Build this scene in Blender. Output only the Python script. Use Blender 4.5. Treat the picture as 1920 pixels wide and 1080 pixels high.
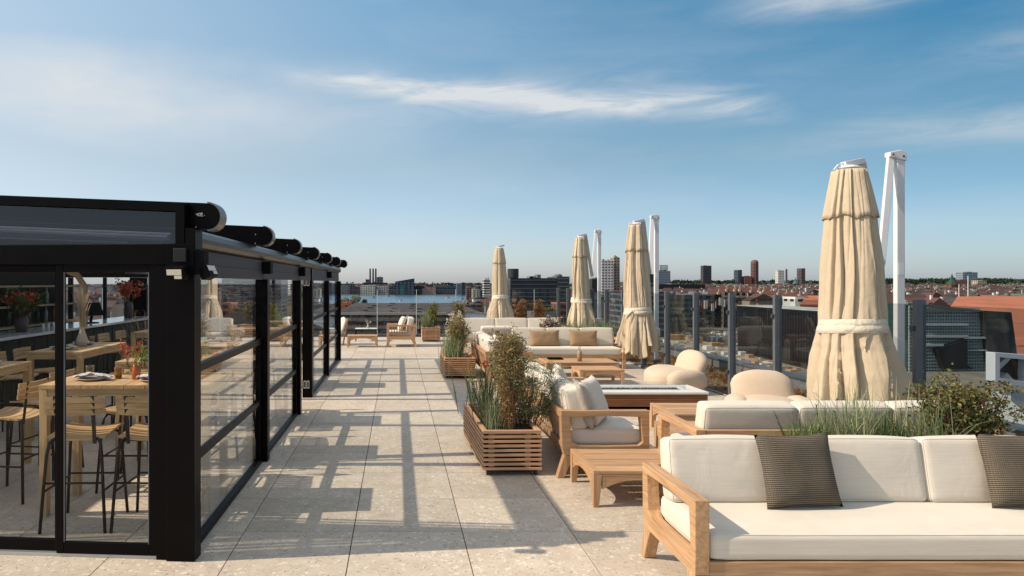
import bpy, bmesh, math, random
from mathutils import Vector, Matrix
from mathutils import noise as mnoise
random.seed(7)
R = math.radians
for o in list(bpy.data.objects): bpy.data.objects.remove(o)
scene = bpy.context.scene
COL = scene.collection

# ---------------------------------------------------------------- camera
EYE = 1.83
cd = bpy.data.cameras.new('camera'); cam = bpy.data.objects.new('camera', cd); COL.objects.link(cam)
cam.location = (0, 0, EYE); cam.rotation_euler = (R(90), 0, 0)
cd.sensor_width = 36; cd.lens = 36*1309/1920; cd.shift_x = (960-745)/1920; cd.shift_y = -10/1920
cd.clip_start = 0.1; cd.clip_end = 30000
scene.camera = cam

# ---------------------------------------------------------------- light
SUN_EL, SUN_AZ = R(39), R(7)          # light travels towards (+X, a little +Y)
sd = bpy.data.lights.new('sun', 'SUN'); sun = bpy.data.objects.new('sun', sd); COL.objects.link(sun)
sd.energy = 3.9; sd.angle = R(0.55); sd.color = (1.0, 0.86, 0.68)
dirv = Vector((math.cos(SUN_AZ)*math.cos(SUN_EL), math.sin(SUN_AZ)*math.cos(SUN_EL), -math.sin(SUN_EL)))
sun.rotation_euler = dirv.to_track_quat('-Z', 'Y').to_euler()
sun.location = (-20, -3, 20)

world = bpy.data.worlds.new('World'); scene.world = world; world.use_nodes = True
nt = world.node_tree; nt.nodes.clear()
def N(t, **k):
    n = nt.nodes.new(t)
    for a, b in k.items(): setattr(n, a, b)
    return n
def L(a, b): nt.links.new(a, b)
def M_(op, a, b=None, c=None, clamp=False):
    n = N('ShaderNodeMath', operation=op, use_clamp=clamp)
    for i, v in enumerate((a, b, c)):
        if v is None: continue
        if isinstance(v, (int, float)): n.inputs[i].default_value = v
        else: L(v, n.inputs[i])
    return n.outputs[0]
sky = N('ShaderNodeTexSky'); sky.sky_type = 'NISHITA'; sky.sun_disc = False
sky.sun_elevation = SUN_EL; sky.sun_rotation = R(263); sky.altitude = 30
sky.air_density = 1.0; sky.dust_density = 0.6; sky.ozone_density = 1.6
tc = N('ShaderNodeTexCoord'); sep = N('ShaderNodeSeparateXYZ'); L(tc.outputs['Generated'], sep.inputs[0])
az = M_('MULTIPLY', M_('ARCTAN2', sep.outputs[0], sep.outputs[1]), 57.2958)
el = M_('MULTIPLY', M_('ARCSINE', sep.outputs[2]), 57.2958)
comb = N('ShaderNodeCombineXYZ'); L(az, comb.inputs[0]); L(el, comb.inputs[1])
def wnoise(sx, sy, sc, det, rough, dist=0.0, rot=0):
    mp = N('ShaderNodeMapping'); mp.inputs['Scale'].default_value = (sx, sy, 1); mp.inputs['Rotation'].default_value = (0, 0, rot)
    L(comb.outputs[0], mp.inputs[0])
    n = N('ShaderNodeTexNoise'); n.inputs['Scale'].default_value = sc; n.inputs['Detail'].default_value = det
    n.inputs['Roughness'].default_value = rough; n.inputs['Distortion'].default_value = dist
    L(mp.outputs[0], n.inputs['Vector']); return n.outputs['Fac']
warp = wnoise(0.05, 0.1, 1.6, 4, 0.5)
elw = M_('ADD', el, M_('MULTIPLY', M_('SUBTRACT', warp, 0.5), 2.4))
fine = wnoise(0.07, 0.36, 1.3, 10, 0.66, 0.9, R(6))
def gauss(v, c, w):
    d = M_('DIVIDE', M_('SUBTRACT', v, c), w); return M_('POWER', 2.718, M_('MULTIPLY', M_('MULTIPLY', d, d), -1.0))
# the long thin streak
line = M_('ADD', elw, M_('MULTIPLY', M_('ADD', az, 6.3), 0.105))
boxa = N('ShaderNodeMapRange', interpolation_type='SMOOTHSTEP'); L(az, boxa.inputs[0]); boxa.inputs[1].default_value = -12; boxa.inputs[2].default_value = -2
boxb = N('ShaderNodeMapRange', interpolation_type='SMOOTHSTEP'); L(az, boxb.inputs[0]); boxb.inputs[1].default_value = 31; boxb.inputs[2].default_value = 24
streak = M_('MULTIPLY', gauss(line, 16.2, 0.85), M_('MULTIPLY', boxa.outputs[0], boxb.outputs[0]))
line2 = M_('ADD', elw, M_('MULTIPLY', M_('ADD', az, 6.3), -0.02))
streak2 = M_('MULTIPLY', gauss(line2, 14.2, 2.2), gauss(az, 12, 17))
veil = M_('MULTIPLY', gauss(elw, 13.5, 4.6), gauss(az, -23, 17))
soft = wnoise(0.05, 0.16, 0.9, 7, 0.55, 0.15, R(-4)); sr = N('ShaderNodeMapRange'); L(soft, sr.inputs[0]); sr.inputs[1].default_value = 0.3; sr.inputs[2].default_value = 0.6; sr.inputs[3].default_value = 0.45
veil = M_('MULTIPLY', veil, sr.outputs[0])
low = M_('MULTIPLY', gauss(elw, 9.8, 1.3), gauss(az, 42, 12))
topr = M_('MULTIPLY', gauss(elw, 19.4, 1.2), gauss(az, 33, 6))
left2 = M_('MULTIPLY', gauss(elw, 24, 1.5), gauss(az, -8, 12))
rgt = M_('MULTIPLY', gauss(elw, 14.2, 1.2), gauss(az, 42.5, 4))
tot = M_('ADD', M_('MULTIPLY', streak, 1.1), M_('MULTIPLY', streak2, 0.38))
for a, k in ((low, 0.5), (topr, 1.1), (left2, 0.3), (rgt, 0.4)):
    tot = M_('ADD', tot, M_('MULTIPLY', a, k))
fr = N('ShaderNodeMapRange'); L(fine, fr.inputs[0]); fr.inputs[1].default_value = 0.36; fr.inputs[2].default_value = 0.62
dens = M_('MULTIPLY', tot, M_('ADD', M_('MULTIPLY', fr.outputs[0], 0.75), 0.25), clamp=True)
dens = M_('ADD', dens, M_('MULTIPLY', veil, 1.05), clamp=True)
dens = M_('MULTIPLY', dens, 0.88)
faint = wnoise(0.03, 0.16, 1.0, 6, 0.6, 0.3, R(4))
ff = N('ShaderNodeMapRange'); L(faint, ff.inputs[0]); ff.inputs[1].default_value = 0.42; ff.inputs[2].default_value = 0.75; ff.inputs[4].default_value = 0.20
dens = M_('MAXIMUM', dens, ff.outputs[0])
hi = N('ShaderNodeMapRange'); L(el, hi.inputs[0]); hi.inputs[1].default_value = 24; hi.inputs[2].default_value = 50; hi.inputs[4].default_value = 0.95  # white cloud veil added overhead, out of view, to whiten the fill light
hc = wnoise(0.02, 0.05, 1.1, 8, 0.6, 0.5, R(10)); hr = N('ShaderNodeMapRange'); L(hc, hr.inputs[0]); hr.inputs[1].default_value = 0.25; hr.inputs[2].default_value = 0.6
lh = N('ShaderNodeMapRange'); L(az, lh.inputs[0]); lh.inputs[1].default_value = 2; lh.inputs[2].default_value = -30; lh.inputs[4].default_value = 0.36
dens = M_('MAXIMUM', dens, lh.outputs[0])
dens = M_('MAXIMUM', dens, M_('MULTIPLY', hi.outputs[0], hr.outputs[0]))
# clear-air colour: the Nishita sky, graded teal, then warmed above the view to neutralise fill light
ramp = N('ShaderNodeValToRGB'); cr = ramp.color_ramp
cr.elements[0].position = 0.0; cr.elements[0].color = (0.62, 0.66, 0.90, 1)
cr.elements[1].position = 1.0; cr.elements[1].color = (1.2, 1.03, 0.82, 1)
e = cr.elements.new(0.04); e.color = (0.67, 0.70, 0.84, 1)
e = cr.elements.new(0.16); e.color = (0.74, 0.73, 0.68, 1)
e = cr.elements.new(0.36); e.color = (0.76, 0.94, 0.87, 1)
e = cr.elements.new(0.55); e.color = (0.80, 0.90, 0.80, 1)
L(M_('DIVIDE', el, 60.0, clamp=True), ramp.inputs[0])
mul = N('ShaderNodeMix', data_type='RGBA', blend_type='MULTIPLY'); mul.inputs[0].default_value = 1.0
L(sky.outputs[0], mul.inputs[6]); L(ramp.outputs[0], mul.inputs[7])
deep = N('ShaderNodeMix', data_type='RGBA', blend_type='MULTIPLY'); L(mul.outputs[2], deep.inputs[6]); deep.inputs[7].default_value = (0.28, 0.70, 0.84, 1)
da = N('ShaderNodeMix', data_type='RGBA', blend_type='MULTIPLY'); L(deep.outputs[2], da.inputs[6]); da.inputs[7].default_value = (0.62, 0.69, 0.73, 1)
dz = N('ShaderNodeMapRange'); L(az, dz.inputs[0]); dz.inputs[1].default_value = 0; dz.inputs[2].default_value = 42
de = N('ShaderNodeMapRange'); L(el, de.inputs[0]); de.inputs[1].default_value = 1; de.inputs[2].default_value = 18
L(M_('MULTIPLY', dz.outputs[0], de.outputs[0]), deep.inputs[0]); L(dz.outputs[0], da.inputs[0])
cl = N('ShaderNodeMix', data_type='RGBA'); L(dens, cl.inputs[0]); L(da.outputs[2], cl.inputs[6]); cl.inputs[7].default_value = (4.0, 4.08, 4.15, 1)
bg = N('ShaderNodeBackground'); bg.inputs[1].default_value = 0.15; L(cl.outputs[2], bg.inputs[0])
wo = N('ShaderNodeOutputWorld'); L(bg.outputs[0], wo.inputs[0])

vs = scene.view_settings; vs.view_transform = 'Standard'; vs.look = 'None'; vs.gamma = 1; vs.exposure = 0.35; vs.use_curve_mapping = False
scene.render.engine = 'CYCLES'
scene.cycles.use_denoising = True
scene.cycles.transparent_max_bounces = 24; scene.cycles.max_bounces = 8; scene.cycles.glossy_bounces = 4
scene.cycles.sample_clamp_indirect = 6

# ---------------------------------------------------------------- helpers
def P(x, y, d):
    "point at distance d along +Y that the photograph shows at pixel x, y"
    return Vector(((x-745)/1309*d, d, EYE-(y-530)/1309*d))
def tag(o, label=None, cat=None, group=None, kind=None):
    if label: o['label'] = label
    if cat: o['category'] = cat
    if group: o['group'] = group
    if kind: o['kind'] = kind
    return o
def empty(name, loc=(0, 0, 0), rz=0):
    o = bpy.data.objects.new(name, None); COL.objects.link(o); o.location = loc; o.rotation_euler = (0, 0, rz); o.empty_display_size = 0.1
    return o
KIDS = {}
class MB:
    def __init__(s): s.v = []; s.f = []; s.m = []; s.cur = 0
    def add(s, vs, fs):
        b = len(s.v); s.v.extend([tuple(p) for p in vs])
        for f in fs: s.f.append([i+b for i in f]); s.m.append(s.cur)
        return s
    def box(s, x0, x1, y0, y1, z0, z1):
        return s.add([(x0,y0,z0),(x1,y0,z0),(x1,y1,z0),(x0,y1,z0),(x0,y0,z1),(x1,y0,z1),(x1,y1,z1),(x0,y1,z1)],
                     [(3,2,1,0),(4,5,6,7),(0,1,5,4),(1,2,6,5),(2,3,7,6),(3,0,4,7)])
    def prism(s, poly, axis, a, b):
        def q(p, t): return {'x': (t, p[0], p[1]), 'y': (p[0], t, p[1]), 'z': (p[0], p[1], t)}[axis]
        n = len(poly); vs = [q(p, a) for p in poly]+[q(p, b) for p in poly]
        fs = [tuple(range(n))[::-1], tuple(range(n, 2*n))]+[(i, (i+1) % n, n+(i+1) % n, n+i) for i in range(n)]
        return s.add(vs, fs)
    def ring(s, outer, inner, axis, a, b):
        def q(p, t): return {'x': (t, p[0], p[1]), 'y': (p[0], t, p[1]), 'z': (p[0], p[1], t)}[axis]
        n = len(outer); vs = [q(p, a) for p in outer]+[q(p, a) for p in inner]+[q(p, b) for p in outer]+[q(p, b) for p in inner]
        fs = []
        for i in range(n):
            j = (i+1) % n
            fs += [(i, j, n+j, n+i), (2*n+j, 2*n+i, 3*n+i, 3*n+j), (j, i, 2*n+i, 2*n+j), (n+i, n+j, 3*n+j, 3*n+i)]
        return s.add(vs, fs)
    def bar(s, p0, p1, w, h, up=(0, 0, 1)):
        p0 = Vector(p0); p1 = Vector(p1); d = (p1-p0).normalized(); u = Vector(up)
        if abs(d.dot(u)) > 0.99: u = Vector((0, 1, 0))
        a = d.cross(u).normalized()*(w/2); b = a.cross(d).normalized()*(h/2)
        vs = [p+sa*a+sb*b for p in (p0, p1) for sa, sb in ((-1,-1),(1,-1),(1,1),(-1,1))]
        return s.add(vs, [(3,2,1,0),(4,5,6,7),(0,1,5,4),(1,2,6,5),(2,3,7,6),(3,0,4,7)])
    def tube(s, pts, r, n=8, cap=True):
        pts = [Vector(p) for p in pts]; m = len(pts); rs = r if isinstance(r, (list, tuple)) else [r]*m
        t0 = (pts[1]-pts[0]).normalized(); u = t0.orthogonal().normalized(); vs = []
        for i, p in enumerate(pts):
            t = (pts[min(i+1, m-1)]-pts[max(i-1, 0)])
            t = t.normalized() if t.length > 1e-9 else t0
            u = (u-t*u.dot(t)).normalized(); w = t.cross(u)
            for k in range(n):
                a = 2*math.pi*k/n; vs.append(p+(u*math.cos(a)+w*math.sin(a))*rs[i])
        fs = [(i*n+k, i*n+(k+1) % n, (i+1)*n+(k+1) % n, (i+1)*n+k) for i in range(m-1) for k in range(n)]
        if cap: fs += [tuple(range(n))[::-1], tuple(range((m-1)*n, m*n))]
        return s.add(vs, fs)
    def lathe(s, prof, n=16, c=(0, 0, 0)):
        m = len(prof); vs = [(c[0]+r*math.cos(2*math.pi*k/n), c[1]+r*math.sin(2*math.pi*k/n), c[2]+z) for r, z in prof for k in range(n)]
        fs = [(i*n+k, i*n+(k+1) % n, (i+1)*n+(k+1) % n, (i+1)*n+k) for i in range(m-1) for k in range(n)]
        fs += [tuple(range(n))[::-1], tuple(range((m-1)*n, m*n))]
        return s.add(vs, fs)
    def grid(s, fn, nu, nv, wrapu=False):
        vs = [fn(i/nu, j/nv) for j in range(nv+1) for i in range(nu+(0 if wrapu else 1))]
        w = nu if wrapu else nu+1
        fs = [(j*w+i, j*w+(i+1) % w, (j+1)*w+(i+1) % w, (j+1)*w+i) for j in range(nv) for i in range(nu)]
        return s.add(vs, fs)
    def leaf(s, p, d, side, ln, w, fold=0.25):
        p = Vector(p); d = Vector(d).normalized()*ln; sd_ = Vector(side).normalized()*(w/2); nn = d.cross(sd_).normalized()*(w*fold)
        return s.add([p, p+d*0.45+sd_+nn, p+d, p+d*0.45-sd_+nn], [(0, 1, 2), (0, 2, 3)])
    def xf(s, mat):
        s.v = [tuple(mat @ Vector(p)) for p in s.v]; return s
    def build(s, name, mats, parent=None, smooth=False, bevel=0, recalc=True, loc=None, rot=None):
        me = bpy.data.meshes.new(name); me.from_pydata(s.v, [], s.f)
        for m in (mats if isinstance(mats, (list, tuple)) else [mats]): me.materials.append(m)
        if any(s.m): me.polygons.foreach_set('material_index', s.m)
        if recalc:
            b = bmesh.new(); b.from_mesh(me); bmesh.ops.recalc_face_normals(b, faces=b.faces); b.to_mesh(me); b.free()
        if smooth: me.polygons.foreach_set('use_smooth', [True]*len(me.polygons))
        me.update()
        return inst(name, me, parent, bevel, loc, rot)
def inst(name, me, parent=None, bevel=0, loc=None, rot=None):
    o = bpy.data.objects.new(name, me); COL.objects.link(o)
    if parent is not None: o.parent = parent; KIDS.setdefault(parent.name, []).append(o)
    if bevel:
        b = o.modifiers.new('bevel', 'BEVEL'); b.width = bevel; b.segments = 2; b.limit_method = 'ANGLE'; b.angle_limit = R(40)
    if loc is not None: o.location = loc
    if rot is not None: o.rotation_euler = rot
    return o
def copy_tree(o, parent=None):
    c = o.copy(); COL.objects.link(c)
    if parent is not None: c.parent = parent; KIDS.setdefault(parent.name, []).append(c)
    for k in list(KIDS.get(o.name, [])): copy_tree(k, c)
    return c

# ---------------------------------------------------------------- materials
def new_mat(name):
    m = bpy.data.materials.new(name); m.use_nodes = True; t = m.node_tree; b = t.nodes['Principled BSDF']; return m, t, b
def simple(name, col, rough=0.6, metal=0.0, spec=0.5, var=0.0, bump=0.0, bscale=60.0, vscale=6.0, coat=0.0, coords='Object', sheen=0.0):
    m, t, b = new_mat(name); b.inputs['Roughness'].default_value = rough; b.inputs['Metallic'].default_value = metal
    b.inputs['Specular IOR Level'].default_value = spec; b.inputs['Base Color'].default_value = (*col, 1)
    if coat: b.inputs['Coat Weight'].default_value = coat
    if sheen: b.inputs['Sheen Weight'].default_value = sheen
    tcn = t.nodes.new('ShaderNodeTexCoord')
    if var:
        n = t.nodes.new('ShaderNodeTexNoise'); n.inputs['Scale'].default_value = vscale; n.inputs['Detail'].default_value = 6
        t.links.new(tcn.outputs[coords], n.inputs['Vector'])
        mr = t.nodes.new('ShaderNodeMapRange'); mr.inputs[1].default_value = 0.3; mr.inputs[2].default_value = 0.7; mr.inputs[3].default_value = 1-var; mr.inputs[4].default_value = 1+var
        t.links.new(n.outputs['Fac'], mr.inputs[0])
        vm = t.nodes.new('ShaderNodeVectorMath'); vm.operation = 'SCALE'; vm.inputs[0].default_value = col; t.links.new(mr.outputs[0], vm.inputs['Scale'])
        t.links.new(vm.outputs[0], b.inputs['Base Color'])
    if bump:
        n2 = t.nodes.new('ShaderNodeTexNoise'); n2.inputs['Scale'].default_value = bscale; n2.inputs['Detail'].default_value = 5
        t.links.new(tcn.outputs[coords], n2.inputs['Vector'])
        bp = t.nodes.new('ShaderNodeBump'); bp.inputs['Strength'].default_value = bump; bp.inputs['Distance'].default_value = 0.01
        t.links.new(n2.outputs['Fac'], bp.inputs['Height']); t.links.new(bp.outputs[0], b.inputs['Normal'])
    return m
def wood(name, col, axis, dark=0.72, rough=0.55, var=0.10):
    m, t, b = new_mat(name); b.inputs['Roughness'].default_value = rough; b.inputs['Specular IOR Level'].default_value = 0.35
    tcn = t.nodes.new('ShaderNodeTexCoord'); oi = t.nodes.new('ShaderNodeObjectInfo')
    off = t.nodes.new('ShaderNodeVectorMath'); off.operation = 'ADD'; t.links.new(tcn.outputs['Object'], off.inputs[0])
    rs = t.nodes.new('ShaderNodeMath'); rs.operation = 'MULTIPLY'; rs.inputs[1].default_value = 37; t.links.new(oi.outputs['Random'], rs.inputs[0]); t.links.new(rs.outputs[0], off.inputs[1])
    mp = t.nodes.new('ShaderNodeMapping'); mp.inputs['Scale'].default_value = tuple(1.6 if i == axis else 26 for i in range(3)); t.links.new(off.outputs[0], mp.inputs[0])
    n = t.nodes.new('ShaderNodeTexNoise'); n.inputs['Scale'].default_value = 1.6; n.inputs['Detail'].default_value = 7; n.inputs['Roughness'].default_value = 0.6; n.inputs['Distortion'].default_value = 0.6
    t.links.new(mp.outputs[0], n.inputs['Vector'])
    rp = t.nodes.new('ShaderNodeValToRGB'); rp.color_ramp.elements[0].position = 0.33; rp.color_ramp.elements[1].position = 0.68
    rp.color_ramp.elements[0].color = (col[0]*dark, col[1]*dark*0.93, col[2]*dark*0.85, 1); rp.color_ramp.elements[1].color = (*col, 1)
    t.links.new(n.outputs['Fac'], rp.inputs[0])
    mr = t.nodes.new('ShaderNodeMapRange'); mr.inputs[3].default_value = 1-var; mr.inputs[4].default_value = 1+var; t.links.new(oi.outputs['Random'], mr.inputs[0])
    vm = t.nodes.new('ShaderNodeVectorMath'); vm.operation = 'SCALE'; t.links.new(rp.outputs[0], vm.inputs[0]); t.links.new(mr.outputs[0], vm.inputs['Scale'])
    t.links.new(vm.outputs[0], b.inputs['Base Color'])
    bp = t.nodes.new('ShaderNodeBump'); bp.inputs['Strength'].default_value = 0.12; bp.inputs['Distance'].default_value = 0.004
    t.links.new(n.outputs['Fac'], bp.inputs['Height']); t.links.new(bp.outputs[0], b.inputs['Normal'])
    return m
def fabric(name, col, weave=420, bump=0.25, wrinkle=0.5, var=0.05, wscale=3.5, slub=0.07):
    m, t, b = new_mat(name); b.inputs['Roughness'].default_value = 0.9; b.inputs['Specular IOR Level'].default_value = 0.15; b.inputs['Sheen Weight'].default_value = 0.15
    tcn = t.nodes.new('ShaderNodeTexCoord'); oi = t.nodes.new('ShaderNodeObjectInfo')
    off = t.nodes.new('ShaderNodeVectorMath'); off.operation = 'ADD'; t.links.new(tcn.outputs['Object'], off.inputs[0])
    rs = t.nodes.new('ShaderNodeMath'); rs.operation = 'MULTIPLY'; rs.inputs[1].default_value = 37; t.links.new(oi.outputs['Random'], rs.inputs[0]); t.links.new(rs.outputs[0], off.inputs[1])
    n = t.nodes.new('ShaderNodeTexNoise'); n.inputs['Scale'].default_value = wscale; n.inputs['Detail'].default_value = 4; n.inputs['Distortion'].default_value = 1.2; t.links.new(off.outputs[0], n.inputs['Vector'])
    mp = t.nodes.new('ShaderNodeMapping'); mp.inputs['Scale'].default_value = (1, 1, 0.35); t.links.new(off.outputs[0], mp.inputs[0])
    w = t.nodes.new('ShaderNodeTexNoise'); w.inputs['Scale'].default_value = weave; w.inputs['Detail'].default_value = 2; t.links.new(mp.outputs[0], w.inputs['Vector'])
    mr = t.nodes.new('ShaderNodeMapRange'); mr.inputs[1].default_value = 0.3; mr.inputs[2].default_value = 0.7; mr.inputs[3].default_value = 1-var; mr.inputs[4].default_value = 1+var*0.6
    mx = t.nodes.new('ShaderNodeMath'); mx.operation = 'ADD'; t.links.new(n.outputs['Fac'], mx.inputs[0]); t.links.new(w.outputs['Fac'], mx.inputs[1])
    hf = t.nodes.new('ShaderNodeMath'); hf.operation = 'MULTIPLY'; hf.inputs[1].default_value = 0.5; t.links.new(mx.outputs[0], hf.inputs[0]); t.links.new(hf.outputs[0], mr.inputs[0])
    vm = t.nodes.new('ShaderNodeVectorMath'); vm.operation = 'SCALE'; vm.inputs[0].default_value = col; t.links.new(mr.outputs[0], vm.inputs['Scale']); t.links.new(vm.outputs[0], b.inputs['Base Color'])
    bp = t.nodes.new('ShaderNodeBump'); bp.inputs['Strength'].default_value = bump; bp.inputs['Distance'].default_value = 0.002; t.links.new(w.outputs['Fac'], bp.inputs['Height'])
    bq = t.nodes.new('ShaderNodeBump'); bq.inputs['Strength'].default_value = wrinkle; bq.inputs['Distance'].default_value = 0.03; t.links.new(n.outputs['Fac'], bq.inputs['Height']); t.links.new(bp.outputs[0], bq.inputs['Normal'])
    t.links.new(bq.outputs[0], b.inputs['Normal'])
    ms = t.nodes.new('ShaderNodeMapping'); ms.inputs['Scale'].default_value = (5, 5, 150); t.links.new(off.outputs[0], ms.inputs[0])
    sl = t.nodes.new('ShaderNodeTexNoise'); sl.inputs['Scale'].default_value = 1.0; sl.inputs['Detail'].default_value = 4; t.links.new(ms.outputs[0], sl.inputs['Vector'])
    sm = t.nodes.new('ShaderNodeMapRange'); sm.inputs[1].default_value = 0.3; sm.inputs[2].default_value = 0.7; sm.inputs[3].default_value = 1-slub; sm.inputs[4].default_value = 1+slub*.5; t.links.new(sl.outputs['Fac'], sm.inputs[0])
    v2 = t.nodes.new('ShaderNodeVectorMath'); v2.operation = 'SCALE'; t.links.new(vm.outputs[0], v2.inputs[0]); t.links.new(sm.outputs[0], v2.inputs['Scale']); t.links.new(v2.outputs[0], b.inputs['Base Color'])
    return m
def glass(name, tint=(0.93, 0.96, 0.95), f0=0.05, gain=0.9, rough=0.0, power=4.2):
    m = bpy.data.materials.new(name); m.use_nodes = True; t = m.node_tree; t.nodes.clear()
    o = t.nodes.new('ShaderNodeOutputMaterial'); mix = t.nodes.new('ShaderNodeMixShader')
    tr = t.nodes.new('ShaderNodeBsdfTransparent'); tr.inputs[0].default_value = (*tint, 1)
    gl = t.nodes.new('ShaderNodeBsdfGlossy'); gl.inputs['Roughness'].default_value = rough; gl.inputs[0].default_value = (0.95, 0.97, 1, 1)
    lw = t.nodes.new('ShaderNodeLayerWeight'); lw.inputs[0].default_value = 0.5
    pw = t.nodes.new('ShaderNodeMath'); pw.operation = 'POWER'; pw.inputs[1].default_value = power; t.links.new(lw.outputs['Facing'], pw.inputs[0])
    ma = t.nodes.new('ShaderNodeMath'); ma.operation = 'MULTIPLY_ADD'; ma.inputs[1].default_value = gain; ma.inputs[2].default_value = f0; ma.use_clamp = True; t.links.new(pw.outputs[0], ma.inputs[0])
    t.links.new(ma.outputs[0], mix.inputs[0]); t.links.new(tr.outputs[0], mix.inputs[1]); t.links.new(gl.outputs[0], mix.inputs[2]); t.links.new(mix.outputs[0], o.inputs[0])
    return m
def foliage(name, cols, rough=0.55, trans=0.25):
    m, t, b = new_mat(name); b.inputs['Roughness'].default_value = rough; b.inputs['Specular IOR Level'].default_value = 0.3
    g = t.nodes.new('ShaderNodeNewGeometry'); rp = t.nodes.new('ShaderNodeValToRGB'); cr = rp.color_ramp; cr.interpolation = 'CONSTANT'
    k = len(cols); cr.elements[0].color = (*cols[0], 1); cr.elements[1].position = 1/k; cr.elements[1].color = (*cols[1 % k], 1)
    for i in range(2, k): e = cr.elements.new(i/k); e.color = (*cols[i], 1)
    t.links.new(g.outputs['Random Per Island'], rp.inputs[0]); t.links.new(rp.outputs[0], b.inputs['Base Color'])
    out = t.nodes['Material Output']; tl = t.nodes.new('ShaderNodeBsdfTranslucent'); t.links.new(rp.outputs[0], tl.inputs[0])
    mx = t.nodes.new('ShaderNodeMixShader'); mx.inputs[0].default_value = trans; t.links.new(b.outputs[0], mx.inputs[1]); t.links.new(tl.outputs[0], mx.inputs[2]); t.links.new(mx.outputs[0], out.inputs[0])
    return m
def stone_mat():
    m, t, b = new_mat('terrazzo_stone'); b.inputs['Roughness'].default_value = 0.62; b.inputs['Specular IOR Level'].default_value = 0.3
    g = t.nodes.new('ShaderNodeNewGeometry'); oi = t.nodes.new('ShaderNodeObjectInfo')
    off = t.nodes.new('ShaderNodeVectorMath'); off.operation = 'ADD'; t.links.new(g.outputs['Position'], off.inputs[0])
    rs = t.nodes.new('ShaderNodeMath'); rs.operation = 'MULTIPLY'; rs.inputs[1].default_value = 91; t.links.new(oi.outputs['Random'], rs.inputs[0]); t.links.new(rs.outputs[0], off.inputs[1])
    def ns(sc, det=6, ro=0.6, di=0.0):
        n = t.nodes.new('ShaderNodeTexNoise'); n.inputs['Scale'].default_value = sc; n.inputs['Detail'].default_value = det; n.inputs['Roughness'].default_value = ro; n.inputs['Distortion'].default_value = di
        t.links.new(off.outputs[0], n.inputs['Vector']); return n.outputs['Fac']
    def mixc(fac, a, bcol):
        x = t.nodes.new('ShaderNodeMix'); x.data_type = 'RGBA'; t.links.new(fac, x.inputs[0])
        if isinstance(a, tuple): x.inputs[6].default_value = (*a, 1)
        else: t.links.new(a, x.inputs[6])
        x.inputs[7].default_value = (*bcol, 1); return x.outputs[2]
    def rng(v, a, b_, c=0, d=1):
        x = t.nodes.new('ShaderNodeMapRange'); t.links.new(v, x.inputs[0]); x.inputs[1].default_value = a; x.inputs[2].default_value = b_; x.inputs[3].default_value = c; x.inputs[4].default_value = d; return x.outputs[0]
    c = mixc(rng(ns(4.5, 7, 0.65, 0.8), 0.35, 0.65), (0.52, 0.435, 0.345), (0.62, 0.525, 0.425))
    def chips(sc, thr, fuzz):
        v = t.nodes.new('ShaderNodeTexVoronoi'); v.inputs['Scale'].default_value = sc; v.feature = 'F1'; v.distance = 'EUCLIDEAN'
        dn = t.nodes.new('ShaderNodeTexNoise'); dn.inputs['Scale'].default_value = sc*1.3; t.links.new(off.outputs[0], dn.inputs['Vector'])
        ad = t.nodes.new('ShaderNodeVectorMath'); ad.operation = 'MULTIPLY_ADD'; t.links.new(dn.outputs['Color'], ad.inputs[0]); ad.inputs[1].default_value = (0.08, 0.08, 0.08); t.links.new(off.outputs[0], ad.inputs[2])
        t.links.new(ad.outputs[0], v.inputs['Vector'])
        sp = t.nodes.new('ShaderNodeSeparateColor'); t.links.new(v.outputs['Color'], sp.inputs[0])
        near = rng(v.outputs['Distance'], thr, thr-fuzz)
        pick = rng(sp.outputs[0], 0.62, 0.66)
        mm = t.nodes.new('ShaderNodeMath'); mm.operation = 'MULTIPLY'; t.links.new(near, mm.inputs[0]); t.links.new(pick, mm.inputs[1])
        return mm.outputs[0], sp.outputs[1]
    f1, _ = chips(24, 0.42, 0.12); c = mixc(f1, c, (0.70, 0.65, 0.57))
    f2, _ = chips(38, 0.36, 0.12)
    c = mixc(f2, c, (0.24, 0.205, 0.17))
    f3, _ = chips(13, 0.26, 0.08); h = t.nodes.new('ShaderNodeMath'); h.operation = 'MULTIPLY'; h.inputs[1].default_value = 0.5; t.links.new(f3, h.inputs[0]); c = mixc(h.outputs[0], c, (0.60, 0.56, 0.50))
    c = mixc(rng(ns(150, 3), 0.60, 0.72, 0, 0.5), c, (0.20, 0.18, 0.15))
    c = mixc(rng(ns(0.7, 6, 0.7), 0.5, 0.75, 0, 0.30), c, (0.27, 0.235, 0.19)); c = mixc(rng(ns(2.2, 8, 0.75, 1.5), 0.56, 0.66, 0, 0.16), c, (0.22, 0.19, 0.16))
    mr = rng(oi.outputs['Random'], 0, 1, 0.90, 1.08)
    vm = t.nodes.new('ShaderNodeVectorMath'); vm.operation = 'SCALE'; t.links.new(c, vm.inputs[0]); t.links.new(mr, vm.inputs['Scale']); t.links.new(vm.outputs[0], b.inputs['Base Color'])
    bp = t.nodes.new('ShaderNodeBump'); bp.inputs['Strength'].default_value = 0.15; bp.inputs['Distance'].default_value = 0.002; t.links.new(ns(120, 3), bp.inputs['Height']); t.links.new(bp.outputs[0], b.inputs['Normal'])
    return m
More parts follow.
